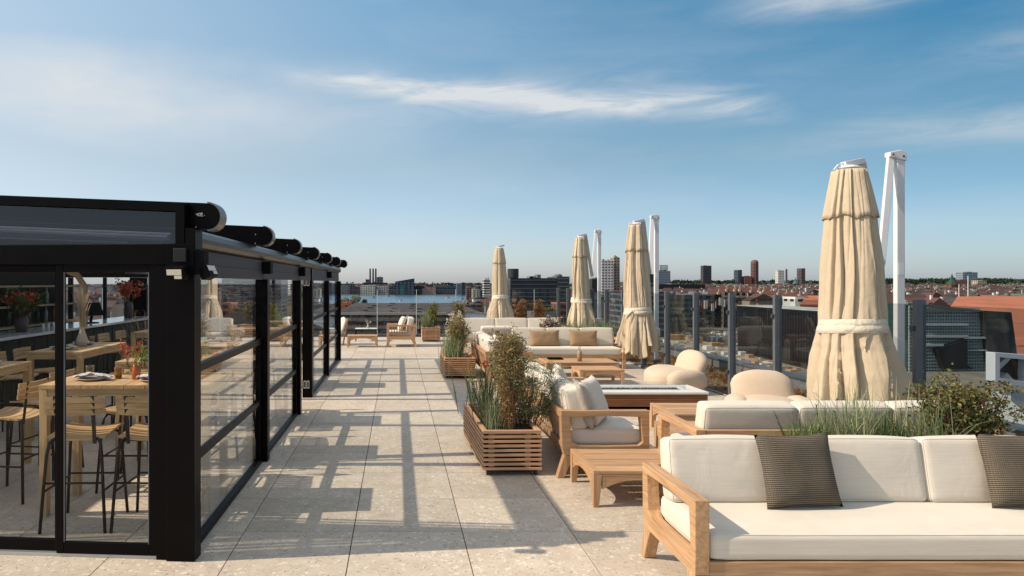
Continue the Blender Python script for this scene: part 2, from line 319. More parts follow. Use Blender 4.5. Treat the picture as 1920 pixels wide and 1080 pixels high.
def rib_mat():
    m, t, b = new_mat('ribbed_knit'); b.inputs['Roughness'].default_value = 0.9; b.inputs['Specular IOR Level'].default_value = 0.1
    tcn = t.nodes.new('ShaderNodeTexCoord')
    w = t.nodes.new('ShaderNodeTexWave'); w.bands_direction = 'Z'; w.inputs['Scale'].default_value = 26; w.inputs['Distortion'].default_value = 1.0; w.inputs['Detail'].default_value = 2; w.inputs['Detail Scale'].default_value = 6
    t.links.new(tcn.outputs['Object'], w.inputs['Vector'])
    w2 = t.nodes.new('ShaderNodeTexWave'); w2.bands_direction = 'X'; w2.inputs['Scale'].default_value = 34; w2.inputs['Distortion'].default_value = 1.5; t.links.new(tcn.outputs['Object'], w2.inputs['Vector'])
    mu = t.nodes.new('ShaderNodeMath'); mu.operation = 'MULTIPLY_ADD'; mu.inputs[1].default_value = 0.35; t.links.new(w2.outputs['Fac'], mu.inputs[0]); t.links.new(w.outputs['Fac'], mu.inputs[2])
    rp = t.nodes.new('ShaderNodeValToRGB'); rp.color_ramp.elements[0].position = 0.25; rp.color_ramp.elements[1].position = 0.95
    rp.color_ramp.elements[0].color = (0.055, 0.045, 0.036, 1); rp.color_ramp.elements[1].color = (0.185, 0.155, 0.120, 1)
    t.links.new(mu.outputs[0], rp.inputs[0]); t.links.new(rp.outputs[0], b.inputs['Base Color'])
    bp = t.nodes.new('ShaderNodeBump'); bp.inputs['Strength'].default_value = 0.7; bp.inputs['Distance'].default_value = 0.006; t.links.new(mu.outputs[0], bp.inputs['Height']); t.links.new(bp.outputs[0], b.inputs['Normal'])
    return m
TEAK = (0.60, 0.37, 0.205)
teak = [wood('teak_%d' % i, TEAK, i, 0.62, 0.5, 0.15) for i in range(3)]
tabw = [wood('table_wood_%d' % i, (0.68, 0.45, 0.23), i, 0.62, 0.5, 0.14) for i in range(3)]
slatw = [wood('planter_wood_%d' % i, (0.64, 0.38, 0.225), i, 0.66, 0.6, 0.16) for i in range(3)]
pitw = wood('fire_table_wood', (0.30, 0.12, 0.055), 0, 0.65)
black = simple('black_aluminium', (0.0045, 0.0035, 0.004), 0.36, 0.0, 0.07, 0.2, 0.04, 300)
gutterm = simple('gutter_aluminium', (0.030, 0.023, 0.024), 0.30, 0.3, 0.4, 0.1)
fasciam = simple('grey_purple_blind', (0.050, 0.042, 0.048), 0.6, 0, 0.3, 0.06)
chrome = simple('brushed_cap', (0.20, 0.17, 0.15), 0.3, 0.9)
greym = simple('grey_steel', (0.13, 0.14, 0.155), 0.45, 0.3, 0.5, 0.12, 0.05, 90)
darkgrey = simple('dark_grey_steel', (0.045, 0.052, 0.065), 0.45, 0.2)
whitem = simple('white_aluminium', (0.72, 0.70, 0.71), 0.35, 0.0, 0.5, 0.03)
chairm = simple('brown_black_steel', (0.030, 0.020, 0.016), 0.38, 0.35, 0.5, 0.2)
linen = fabric('white_linen', (0.70, 0.635, 0.545), wrinkle=.05, wscale=2.5)
linen2 = fabric('back_linen', (0.69, 0.625, 0.535), wrinkle=.18, wscale=4)
canvas = fabric('sand_canvas', (0.56, 0.455, 0.325), weave=500, wrinkle=0.25, var=0.05, wscale=6, slub=.02)
beltm = fabric('belt_canvas', (0.72, 0.63, 0.50), weave=500, wrinkle=0.6, wscale=14, slub=.02)
bouclé = fabric('cream_jersey', (0.60, 0.475, 0.36), weave=500, wrinkle=0.3, var=0.04, slub=.015)
tan = fabric('tan_wool', (0.33, 0.215, 0.125), weave=350, wrinkle=0.4)
greyp = fabric('grey_pillow', (0.22, 0.24, 0.26), wrinkle=0.4)
ribm = rib_mat()
napkin = fabric('napkin_cloth', (0.62, 0.61, 0.63), wrinkle=1.0, wscale=22)
stone = stone_mat()
glassm = glass('window_glass', (0.93, 0.945, 0.94), 0.010, 0.85, power=3.0)
doorglass = glass('door_glass', (0.96, 0.965, 0.96), 0.0035, 0.8, power=3.6)
railglass = glass('railing_glass', (0.78, 0.81, 0.82), 0.012, 0.22, power=3.0)
backglass = glass('clear_railing_glass', (0.93, 0.95, 0.96), 0.03, 0.8)
smoke = glass('smoked_glass', (0.55, 0.58, 0.64), 0.035, 0.8, 0.03)
amber = glass('amber_glass', (0.85, 0.68, 0.25), 0.08, 0.9)
orangeg = simple('orange_glass', (0.50, 0.13, 0.03), 0.15, 0, 0.6)
whitec = simple('white_ceramic', (0.7, 0.68, 0.65), 0.25, 0, 0.5, 0.03)
stonetop = simple('pale_stone_top', (0.72, 0.70, 0.66), 0.4, 0, 0.4, 0.06, 0.05, 80)
blackmat = simple('matt_black', (0.006, 0.006, 0.007), 0.7, 0, 0.1)
soil = simple('soil', (0.10, 0.065, 0.04), 0.95, 0, 0.2, 0.4, 0.8, 40)
LEDm = simple('lamp_lens', (0.75, 0.68, 0.58), 0.3)
concrete = simple('concrete', (0.30, 0.28, 0.27), 0.8, 0, 0.3, 0.15, 0.2, 30, 1.5)
bedm = simple('joint_dark', (0.015, 0.014, 0.013), 0.9)
G_green = foliage('leaf_green', [(0.10,0.17,0.04),(0.15,0.22,0.06),(0.07,0.13,0.04),(0.20,0.25,0.09)])
G_dark = foliage('leaf_dark', [(0.06,0.12,0.04),(0.08,0.15,0.05),(0.04,0.08,0.03),(0.12,0.18,0.07)])
G_autumn = foliage('leaf_autumn', [(0.26,0.20,0.07),(0.13,0.16,0.05),(0.30,0.15,0.06),(0.17,0.20,0.07),(0.42,0.34,0.18),(0.11,0.10,0.04)])
G_olive = foliage('leaf_olive', [(0.11,0.13,0.04),(0.17,0.16,0.045),(0.06,0.075,0.025),(0.26,0.23,0.07),(0.13,0.06,0.03)])
G_ocher = foliage('stalk_ocher', [(0.34,0.20,0.09),(0.26,0.14,0.06),(0.42,0.28,0.14),(0.20,0.10,0.045)], trans=0.1)
G_pale = foliage('grass_pale', [(0.30,0.34,0.20),(0.20,0.27,0.13),(0.42,0.40,0.24),(0.14,0.20,0.08)])
G_sedum = foliage('sedum_red', [(0.46,0.17,0.06),(0.52,0.26,0.09),(0.30,0.20,0.07),(0.38,0.12,0.05),(0.58,0.38,0.17)])
G_red = foliage('flower_red', [(0.55,0.06,0.03),(0.65,0.14,0.05),(0.40,0.04,0.03),(0.60,0.25,0.14)])
G_white = foliage('flower_pale', [(0.70,0.62,0.52),(0.60,0.48,0.36),(0.75,0.70,0.64)])
G_pampas = foliage('pampas', [(0.62,0.48,0.32),(0.70,0.58,0.42),(0.50,0.38,0.25)])
bark = simple('bark', (0.10, 0.065, 0.04), 0.9, 0, 0.2, 0.3)
# ================================================================ SETTING: terrace
fl = MB().box(-9.5, 5.30, -3.0, 23.9, -0.10, -0.028).build('terrace_floor', bedm); tag(fl, 'pale speckled stone tile floor of the rooftop terrace with dark joints', kind='structure')
TX0, TY0, G, GY = -0.323-0.8*12, 5.13-0.8*10, 0.007, 0.0045
tile_me = None; rest = MB(); ntile = 0
for i in range(0, 20):
    for j in range(0, 33):
        x0 = TX0+0.8*i; y0 = TY0+0.8*j
        x1 = min(x0+0.8, 5.30); y1 = min(y0+0.8, 23.9)
        if x1-x0 < 0.1 or x0 < -9.4 or y1-y0 < 0.1: continue
        full = abs(x1-x0-0.8) < 1e-6 and abs(y1-y0-0.8) < 1e-6
        near = (3.4 < y0 < 13.0 and x0 > -5.3) or (13.0 <= y0 < 21.0 and x0 > -2.1)
        if near and full:
            if tile_me is None:
                t0 = MB().box(-0.4+G/2, 0.4-G/2, -0.4+GY/2, 0.4-GY/2, -0.026, 0).build('tile', stone, fl, loc=(x0+.4, y0+.4, 0)); tile_me = t0.data
            else: inst('tile', tile_me, fl, loc=(x0+.4, y0+.4, 0))
            ntile += 1
        else: rest.box(x0+G/2, x1-G/2, y0+GY/2, y1-GY/2, -0.026, 0)
tag(rest.build('outer_tiles', stone, fl), kind='stuff')
tag(MB().box(-30, 7.15, -30, 24.25, -32, -0.104).build('roof_building_block', simple('block_render', (0.2, 0.19, 0.18), 0.8)), 'plain building block that carries the rooftop terrace', kind='structure')
tag(MB().box(5.305, 5.36, -3, 23.96, -0.10, 0.012).box(-9.5, 5.304, 23.905, 24.2, -0.10, 0.03).build('terrace_edge_kerb', concrete), kind='structure')
tag(MB().box(5.365, 6.85, -6, 24.2, -0.10, -0.02).build('planted_strip_soil', soil), kind='structure')
sed = MB(); rs = random.Random(3)
for k in range(26000):
    y = 4 + 20*rs.random()**1.15; x = rs.uniform(5.38, 6.84); h = rs.uniform(0.02, 0.09)
    a = rs.uniform(0, 6.28); t = rs.uniform(0.1, 0.9)
    sed.leaf((x, y, -0.03), (math.cos(a)*t, math.sin(a)*t, 1), (-math.sin(a), math.cos(a), 0), h, 0.022+h*0.35)
so = sed.build('sedum_strip', G_sedum, recalc=False); tag(so, 'rusty orange low sedum carpet between the glass railing and the parapet', 'ground cover', kind='stuff')
pp = MB().box(6.86, 7.14, -6, 24.2, -0.10, 0.17).build('parapet_wall', concrete); tag(pp, 'grey concrete parapet running beyond the strip of rusty sedum', 'parapet')
MB().box(6.84, 7.17, -6, 24.22, 0.173, 0.205).build('coping', greym, pp)

# ================================================================ PERGOLA
perg = empty('glass_pergola', (0, 0, 0))
tag(perg, 'black aluminium pergola with glass sides, round-ended rafters and folding glass', 'pergola')
FM = Matrix.Translation((-1.33, 4.57, 0)) @ Matrix.Rotation(R(-4), 4, 'Z')
def fp(mb, name, mat, parent=perg, **k): return mb.xf(FM).build(name, mat, parent, **k)
fp(MB().box(-0.19, 0, 0, 0.13, 0, 2.086), 'corner_post', black, bevel=0.004)
fp(MB().box(-0.265, -0.192, 0.02, 0.10, 0, 1.95), 'door_jamb', black, bevel=0.003)
fp(MB().box(-6.0, -0.192, 0.015, 0.12, 1.951, 2.085), 'header_beam', black, bevel=0.004)
fp(MB().box(-6.0, -0.192, 0.03, 0.11, 0.0, 0.022), 'threshold', simple('threshold_alu', (0.5, 0.5, 0.5), 0.4, 0.7), bevel=0.002)
sl = math.tan(R(2.6))
def top(x, off=0): return 2.30+off-(x+0.13)*sl
fp(MB().prism([(-6, 2.088), (-0.075, 2.088), (-0.075, top(-0.075)), (-6, top(-6))], 'y', 0.075, 0.079), 'transom_pane', smoke)
fp(MB().prism([(-6, top(-6)+.002), (-0.075, top(-0.075)+.002), (-0.075, top(-0.075)+.056), (-6, top(-6)+.056)], 'y', 0.02, 0.115), 'transom_top_rail', black)
fp(MB().box(-0.135, -0.073, 0.018, 0.117, 2.087, 2.353), 'transom_stile', black, bevel=0.002)
# doors in the front: two visible sliding leaves and more to the side
def leaf_door(x0, x1, y, lab=None):
    d = empty('sliding_door'); d.parent = perg; KIDS.setdefault(perg.name, []).append(d)
    w = 0.05
    for nm, b in (('stile', (x0, x0+w, y, y+.035, .024, 1.95)), ('stile', (x1-w, x1, y, y+.035, .024, 1.95)), ('rail', (x0+w+.001, x1-w-.001, y+.001, y+.034, .024, .10)), ('rail', (x0+w+.001, x1-w-.001, y+.001, y+.034, 1.90, 1.95))):
        fp(MB().box(*b), nm, black, d, bevel=0.003)
    fp(MB().box(x0+w, x1-w, y+.014, y+.020, .10, 1.90), 'pane', doorglass, d)
    fp(MB().box(x0+w, x0+w+.006, y+.002, y+.012, .10, 1.90).box(x1-w-.006, x1-w, y+.002, y+.012, .10, 1.90), 'gasket', greym, d) if x0 > -1 else None
leaf_door(-0.95, -0.20-.065, 0.022)
leaf_door(-1.68, -0.935, 0.064)
leaf_door(-2.41, -1.66, 0.022)
leaf_door(-3.15, -2.40, 0.064)
leaf_door(-3.9, -3.14, 0.022)
# folded fabric canopy behind the transom
fc = MB()
for k in range(4):
    fc.tube([(-5.6, 0.20+0.05*k, 2.115+0.022*k+.22), (-0.30, 0.20+0.05*k, 2.10+0.022*k)], 0.016, 8)
fp(fc, 'folded_canopy', fabric('canopy_fabric', (0.20, 0.22, 0.27)))
f2 = MB().tube([(-5.6, 0.095, 2.42), (-0.20, 0.095, 2.118)], 0.006, 6).tube([(-5.6, 0.10, 2.30), (-0.5, 0.10, 2.102)], 0.004, 6)
fp(f2, 'canopy_cord', simple('white_cord', (0.7, 0.7, 0.7), 0.5))
# rafters with rounded noses
def rafter(y, first=False):
    xe, zc, r, th = -1.275, 2.275, 0.088, 0.10
    cs, sn = math.cos(R(2.6)), math.sin(R(2.6))
    def t(x, z): return (xe+x*cs+z*sn*0+0, zc-x*sn*1.0+z)
    prof = [t(-4.4, -r)] + [t(r*math.cos(a), r*math.sin(a)) for a in [R(-90+15*i) for i in range(13)]] + [t(-4.4, r)]
    rim = [t((r+.010)*math.cos(a), (r+.010)*math.sin(a)) for a in [R(-90+15*i) for i in range(13)]]
    rin = [t((r+.0006)*math.cos(a), (r+.0006)*math.sin(a)) for a in [R(-90+15*i) for i in range(13)]]
    m = MB().prism(prof, 'y', y, y+th); c = MB().prism(rim+rin[::-1], 'y', y+.004, y+th+0.02)
    s = MB().box(xe-.075, xe-.068, y-.003, y, zc+.01, zc+.017).box(xe-.078, xe-.071, y-.003, y, zc-.075, zc-.068)
    if first:
        T = Matrix.Translation((-1.33, 4.68, 0)) @ Matrix.Rotation(R(-4), 4, 'Z') @ Matrix.Translation((1.33, -y, 0)); m.xf(T); c.xf(T); s.xf(T)
    o = m.build('rafter', black, perg, bevel=0.003)
    c.build('end_cap', chrome, o); s.build('screw', whitec, o)
    return o
for k, y in enumerate([4.5, 6.63, 8.55, 10.55, 12.55, 14.5, 16.4]):
    ro = rafter(y, k == 0)
    if k == 0:
        lg = MB(); s_ = .021
        def seg(a, b, c, d): lg.bar((a*s_, 0, b*s_), (c*s_, 0, d*s_), .004, .0055, (0, 0, 1) if a == c else (0, 1, 0))
        for q in ((0, 0, 0, 1), (0, .45, .6, 1), (.1, .5, .65, 0), (.95, 0, .95, 1), (.95, .96, 1.55, .96), (.95, .5, 1.45, .5), (.95, .04, 1.55, .04), (2.0, .2, 2.15, .2)): seg(*q)
        lg.build('logo', whitec, ro, loc=(-1.335, 4.675, 2.275), rot=(0, 0, R(-4)))
gp = [(-1.47, 2.187), (-1.36, 2.187), (-1.337, 2.165), (-1.33, 2.13), (-1.334, 2.10), (-1.35, 2.072), (-1.385, 2.058), (-1.47, 2.056)]
MB().prism(gp, 'y', 4.705, 16.52).build('gutter', gutterm, perg, bevel=0.006)
fp(MB().box(-0.06, 0.006, 0.002, 0.14, 2.05, 2.187), 'gutter_end', black, bevel=0.003)
YS = [4.70, 7.13, 9.70, 11.18, 13.72, 16.40]
for k in range(5):
    a, b = YS[k], YS[k+1]
    MB().box(-1.405, -1.375, a+.01, b+.02, 1.865, 1.955).box(-1.408, -1.378, a+.01, b+.02, 1.957, 2.055).build('fascia_panel', fasciam, perg)
for k, (y, x0, x1, d) in enumerate([(7.13, -1.45, -1.325, .13), (9.66, -1.45, -1.34, .13), (11.10, -1.51, -1.355, .2), (13.72, -1.44, -1.345, .12), (16.40, -1.43, -1.33, .11)]):
    MB().box(x0, x1, y, y+d, 0, 1.864 if k != 2 else 2.05).build('side_post', black, perg, bevel=0.005)
def side_glass(y0, y1):
    X = -1.405
    g = empty('glass_panel'); g.parent = perg; KIDS.setdefault(perg.name, []).append(g)
    for z0, z1, w in ((0.0, 0.05, 0.03), (0.592, 0.645, 0.022), (1.205, 1.262, 0.026)):
        MB().box(X-w, X+w, y0, y1, z0, z1).build('rail', black, g, bevel=0.003)
    MB().box(X-.022, X+.022, y1-.10, y1-.06, 0.051, 1.204).build('stile', black, g, bevel=0.002)
    for z0, z1 in ((0.05, 0.592), (0.645, 1.205), (1.262, 1.865)):
        MB().box(X-.004, X+.004, y0, y1, z0, z1).build('pane', glassm, g)
side_glass(4.70, 7.13); side_glass(7.26, 9.66); side_glass(11.30, 13.72); side_glass(13.84, 16.40)
# small things on the frame: speakers, stickers
for y, s in ((7.10, .12), (9.74, .08), (13.66, .10)):
    MB().box(-1.372, -1.29, y, y+s+.02, 1.92, 2.045).build('gutter_speaker', blackmat, perg, bevel=0.004)
for y, z0, z1 in ((11.10, 1.78, 1.89), (11.10, 0.15, 0.27)):
    m = MB()
    for dx in (0, .05): m.box(-1.49+dx, -1.483+dx, y-.004, y-.001, z0, z1).box(-1.457+dx, -1.45+dx, y-.004, y-.001, z0, z1).box(-1.482+dx, -1.458+dx, y-.004, y-.001, z1-.012, z1).box(-1.482+dx, -1.458+dx, y-.004, y-.001, z0, z0+.012)
    m.build('sticker', whitec, perg)
# floodlights at the corner
def flood(loc, rz, tilt, label):
    f = empty('floodlight', loc, rz); tag(f, label, 'floodlight')
    MB().box(-.062, .062, -.035, .035, -.045, .045).xf(Matrix.Rotation(tilt, 4, 'X')).build('housing', black, f, bevel=.008)
    MB().box(-.048, .048, -.040, -.0355, -.006, .030).box(0.0, .048, -.040, -.0355, -.030, -.009).xf(Matrix.Rotation(tilt, 4, 'X')).build('lens', LEDm, f)
    MB().box(-.012, .012, .0, .10, .02, .05).build('bracket', black, f)
flood(P(331, 512, 4.47), R(-6), R(12), 'floodlight with two pale lenses on the front of the corner post')
flood((-1.255, 4.62, 1.90), R(78), R(-25), 'floodlight sticking out sideways from the corner post below the gutter')
jb = fp(MB().box(-0.13, -0.045, -0.03, -0.002, 1.965, 2.055), 'junction_box', simple('box_grey', (0.022, 0.022, 0.025), 0.5, 0, .2), perg, bevel=.004)
fp(MB().box(-0.045, 0.06, 0.01, 0.11, 1.885, 2.045), 'motor_housing', blackmat, perg, bevel=.005)

# solid part with the bar, to the left
bar = empty('bar_pavilion'); tag(bar, 'dark solid-roofed pavilion with a bar at the inner side of the pergola', 'pavilion')
MB().box(-10.5, -5.75, 4.95, 16.6, 2.50, 2.66).build('roof', simple('dark_ceiling', (0.03, 0.03, 0.032), 0.7), bar)
MB().box(-6.95, -6.75, 4.95, 14.2, 0, 2.498).build('back_wall', simple('dark_wall', (0.010, 0.009, 0.009), 0.6, 0, .1), bar)
MB().box(-5.88, -5.755, 4.96, 16.39, 2.36, 2.499).build('roof_beam', black, bar)
ew = MB()
for x, w in ((-2.95, .07), (-4.45, .07), (-6.30, .40), (-6.93, .07), (-7.75, .10), (-9.3, .1)): ew.box(x, x+w, 16.42, 16.50, 0.06, 1.95)
ew.build('window_post', black, bar, bevel=.004)
MB().box(-10.4, -1.44, 16.41, 16.51, 1.952, 2.09).build('window_header', black, bar)
MB().box(-10.4, -1.44, 16.43, 16.49, 0.0, 0.058).build('window_sill', black, bar)
MB().box(-10.4, -1.44, 16.455, 16.463, 0.06, 1.95).build('window_pane', backglass, bar)
# bar counter
ct = empty('bar_counter'); tag(ct, 'long dark bar counter with a pale stone top inside the pergola', 'bar counter')
MB().box(-5.95, -5.20, 5.6, 15.2, 1.06, 1.10).build('counter_top', simple('polished_stone', (0.55, 0.54, 0.54), 0.12, 0, 0.6, 0.06), ct, bevel=.004)
MB().box(-5.85, -5.30, 5.7, 15.1, 0.0, 1.058).build('base', simple('counter_base', (0.01, 0.012, 0.01), 0.6, 0, .1), ct)
pm = simple('counter_panel', (0.012, 0.016, 0.011), 0.5, 0, 0.12, 0.4); pme = None
for k in range(23):
    if pme is None: pme = MB().box(0, .014, -.19, .19, .05, 1.03).build('panel', pm, ct, bevel=.004, loc=(-5.298, 5.95, 0)).data
    else: inst('panel', pme, ct, .004, (-5.298, 5.95+k*.4, 0))
# shelf with bottles
sh = empty('bottle_shelf'); tag(sh, 'dark wall shelves behind the bar counter', 'shelf')
for z in (1.05, 1.4, 1.75): MB().box(-6.74, -6.5, 8.0, 14.0, z, z+.03).build('shelf_board', tabw[1], sh)
rb = random.Random(5); bott = []
bm_ = [simple('bottle_dark', (0.03, 0.05, 0.03), 0.1), simple('bottle_clear', (0.35, 0.36, 0.33), 0.1), simple('bottle_amber', (0.22, 0.09, 0.02), 0.1)]
bcols = ['dark green', 'clear', 'amber']
bn = [MB().lathe([(.001, 0), (.037, 0), (.038, .19), (.014, .25), (.014, .31), (.001, .31)], 10) for _ in range(3)]
bme = []
for k in range(3):
    b = bn[k].build('bottle', bm_[k], smooth=True, loc=(-6.62, 8.4+.2*k, 1.431)); bme.append(b); tag(b, '%s bottle among those standing on the shelves behind the bar' % bcols[k], 'bottle', '%s bottles behind the bar' % bcols[k])
for k in range(30):
    s = bme[k % 3]; c = copy_tree(s); c.location = (-6.62+rb.uniform(-.04, .04), 8.9+(k % 15)*.33+rb.uniform(-.05, .05), (1.081, 1.431)[k//15])
arch = MB()
arch.ring([(-.5, 0), (.5, 0), (.5, .8), (.3, 1.1), (0, 1.2), (-.3, 1.1), (-.5, .8)], [(-.4, .06), (.4, .06), (.4, .76), (.24, 1.01), (0, 1.1), (-.24, 1.01), (-.4, .76)], 'y', 0, .1)
ao = arch.build('arched_cabinet_frame', tabw[2], loc=(-7.45, 15.6, .95)); tag(ao, 'pale arched timber frame standing at the end of the bar', 'frame')
# ================================================================ FURNITURE BUILDERS
def cushion_mb(w, d, h, r=0.05, bulge=0.02, n=14, seed=0, sag=0.0, wr=0.006):
    "upright box cushion: w along x, d along y (thickness or depth), h along z, base at z=0"
    m = MB(); hx, hy, hz = w/2, d/2, h/2; r = min(r, hx*.95, hy*.95, hz*.95); sv = Vector((seed*3.7, seed*1.3, 0))
    def u_(t): t = 2*t-1; return math.copysign(1-(1-abs(t))**1.7, t)
    def pt(c):
        q = Vector([max(-(H-r), min(H-r, C*H)) for C, H in zip(c, (hx, hy, hz))]); dlt = Vector((c[0]*hx, c[1]*hy, c[2]*hz))-q
        p = q+(dlt.normalized()*r if dlt.length > 1e-6 else dlt)
        a, b, c_ = p.x/hx, p.y/hy, p.z/hz
        k = lambda s: max(0, 1-s*s)
        p.y += math.copysign(bulge*k(a)*k(c_), b) if abs(b) > .5 and d <= h else 0
        p.z += (bulge*k(a)*k(b)*(1 if c_ > 0 else .3)*math.copysign(1, c_)) if abs(c_) > .5 else 0
        p.x += math.copysign(bulge*.5*k(b)*k(c_), a) if abs(a) > .8 else 0
        nz = mnoise.noise(Vector((p.x*3, p.y*3, p.z*3))+sv)*wr+mnoise.noise(Vector((p.x*9, p.y*9, p.z*6))+sv)*wr*.5
        p += Vector((a*.3, b, c_)).normalized()*nz if (a or b or c_) else Vector((0, 0, 0))
        if sag: p.z -= sag*k(a*.9)*(1 if c_ > 0 else 0)
        return (p.x, p.y, p.z+hz)
    def loop(kind):
        n_ = 24; t_ = [-1+2*i/n_ for i in range(n_)]
        q = [(t, 1) for t in t_]+[(1, -t) for t in t_]+[(-t, -1) for t in t_]+[(-1, t) for t in t_]
        return [pt((a, kind[1], b) if kind[0] == 'y' else (a, b, kind[1])) for a, b in q]
    m.loops = [loop(('y', -1)), loop(('y', 1))] if d <= h else [loop(('z', 1)), loop(('z', -1))]
    for ax in range(3):
        for sgn in (-1, 1):
            def fn(u, v, ax=ax, sgn=sgn):
                a, b = u_(u), u_(v); c = [0, 0, 0]; c[ax] = sgn; c[(ax+1) % 3] = a; c[(ax+2) % 3] = b; return pt(c)
            m.grid(fn, n, n)
    return m
def weld(o, d=0.0008):
    b = bmesh.new(); b.from_mesh(o.data); bmesh.ops.remove_doubles(b, verts=b.verts, dist=d); bmesh.ops.recalc_face_normals(b, faces=b.faces); b.to_mesh(o.data); b.free()
    o.data.polygons.foreach_set('use_smooth', [True]*len(o.data.polygons)); return o
_cc = {}
def cushion(name, mat, parent, w, d, h, loc, rot=(0, 0, 0), seed=0, **k):
    key = (mat.name, round(w, 2), round(d, 2), round(h, 2), seed % 5, tuple(sorted(k.items())))
    if key in _cc:
        o = inst(name, _cc[key][0], parent, 0, loc, rot); inst('piping', _cc[key][1], o); return o
    cm_b = cushion_mb(w, d, h, seed=seed % 5, **k); pb = MB()
    for lp_ in cm_b.loops: pb.tube(lp_+[lp_[0]], .0042, 5, cap=False)
    o = weld(cm_b.build(name, mat, parent, loc=loc, rot=rot)); p_ = pb.build('piping', mat, o, smooth=True); _cc[key] = (o.data, p_.data); return o
def throw_pillow(w, h, t, mat, loc, rot, label, seed=0, cat='pillow', grp=None):
    m = MB()
    for s in (-1, 1):
        def fn(u, v, s=s):
            a, b = 2*u-1, 2*v-1
            x = a*w/2*(1-.07*(1-b*b)); z = b*h/2*(1-.07*(1-a*a))
            th = t/2*((1-a**4)*(1-b**4))**.55 * (1+.10*mnoise.noise(Vector((a*2+seed, b*2, s))))
            return (x, s*th, z+h/2)
        m.grid(fn, 18, 18)
    o = weld(m.build('throw_pillow', mat, loc=loc, rot=rot)); return tag(o, label, cat, grp)

def arm_profile():
    D = .80
    outer = [(0.0, 0.0), (0.075, 0.0), (0.095, .235), (0.40, .225), (0.70, .235), (D-.01, 0.0), (D+.055, 0.0), (D+.02, .30), (D+.03, .632), (.0, .632)]
    return outer
def make_sofa(name, label, Ln, loc, rz, cat='sofa', ncush=3, back='rail', grp=None, D=.80, seed=0, slatarm=False):
    s = empty(name, loc, rz); tag(s, label, cat, grp)
    w = .082
    for x0 in (0, Ln-w):
        m = MB()
        # outer loop and inner window of the side frame, same vertex count
        out = [(0.0, .632), (0.0, .30), (0.005, .215), (D*.5, .212), (D+.0, .215), (D+.022, .30), (D+.03, .632), (D*.5, .632)]
        inn = [(0.085, .572), (0.062, .34), (0.10, .305), (D*.5, .300), (D-.14, .305), (D-.075, .34), (D-.055, .572), (D*.5, .582)]
        m.ring(out, inn, 'x', x0, x0+w)
        o = m.build('arm_frame', teak[1], s, bevel=.006)
        MB().prism([(0.006, .214), (0.115, .214), (0.075, .10), (0.062, 0), (0.0, 0), (-.004, .10)], 'x', x0+.001, x0+w-.001).build('leg', teak[2], s, bevel=.005)
        MB().prism([(D-.115, .214), (D-.001, .214), (D+.035, .10), (D+.065, 0), (D-.0, 0), (D-.045, .10)], 'x', x0+.001, x0+w-.001).build('leg', teak[2], s, bevel=.005)
        if slatarm:
            for k in range(7): MB().box(x0+.03, x0+.05, .13+.075*k, .155+.075*k, .306, .575).build('arm_slat', teak[2], s)
    MB().box(w+.001, Ln-w-.001, .012, .05, .205, .288).build('front_rail', teak[0], s, bevel=.004)
    MB().box(w+.001, Ln-w-.001, D-.06, D-.025, .205, .288).build('back_rail', teak[0], s, bevel=.004)
    MB().box(w+.001, Ln-w-.001, .051, D-.061, .262, .280).build('seat_base', teak[0], s)
    MB().box(w+.001, Ln-w-.001, D-.012, D+.022, .555, .628).build('top_back_rail', teak[0], s, bevel=.005)
    ns = max(3, int(Ln/.115)); sm = None
    for k in range(ns):
        x = w+.04+(Ln-2*w-.08)*k/(ns-1)
        if sm is None: sm = MB().bar((0, D-.055, .289), (0, D+.0, .554), .04, .014, (0, 1, 0)).build('back_slat', teak[2], s, loc=(x, 0, 0)).data
        else: inst('back_slat', sm, s, 0, (x, 0, 0))
    iw = Ln-2*w-.01
    cushion('seat_cushion', linen, s, iw, D-.06, .155, (Ln/2, D/2-.015, .288), r=.040, bulge=.008, n=26, seed=seed+1, wr=.002)
    cw = iw/ncush
    for k in range(ncush):
        cushion('back_cushion', linen2, s, cw-.006, .17, .40, (w+.005+cw*(k+.5), D-.175, .432), (R(-11), 0, R(random.uniform(-.8, .8))), r=.036, bulge=.016, n=20, seed=seed+k, wr=.004)
    return s
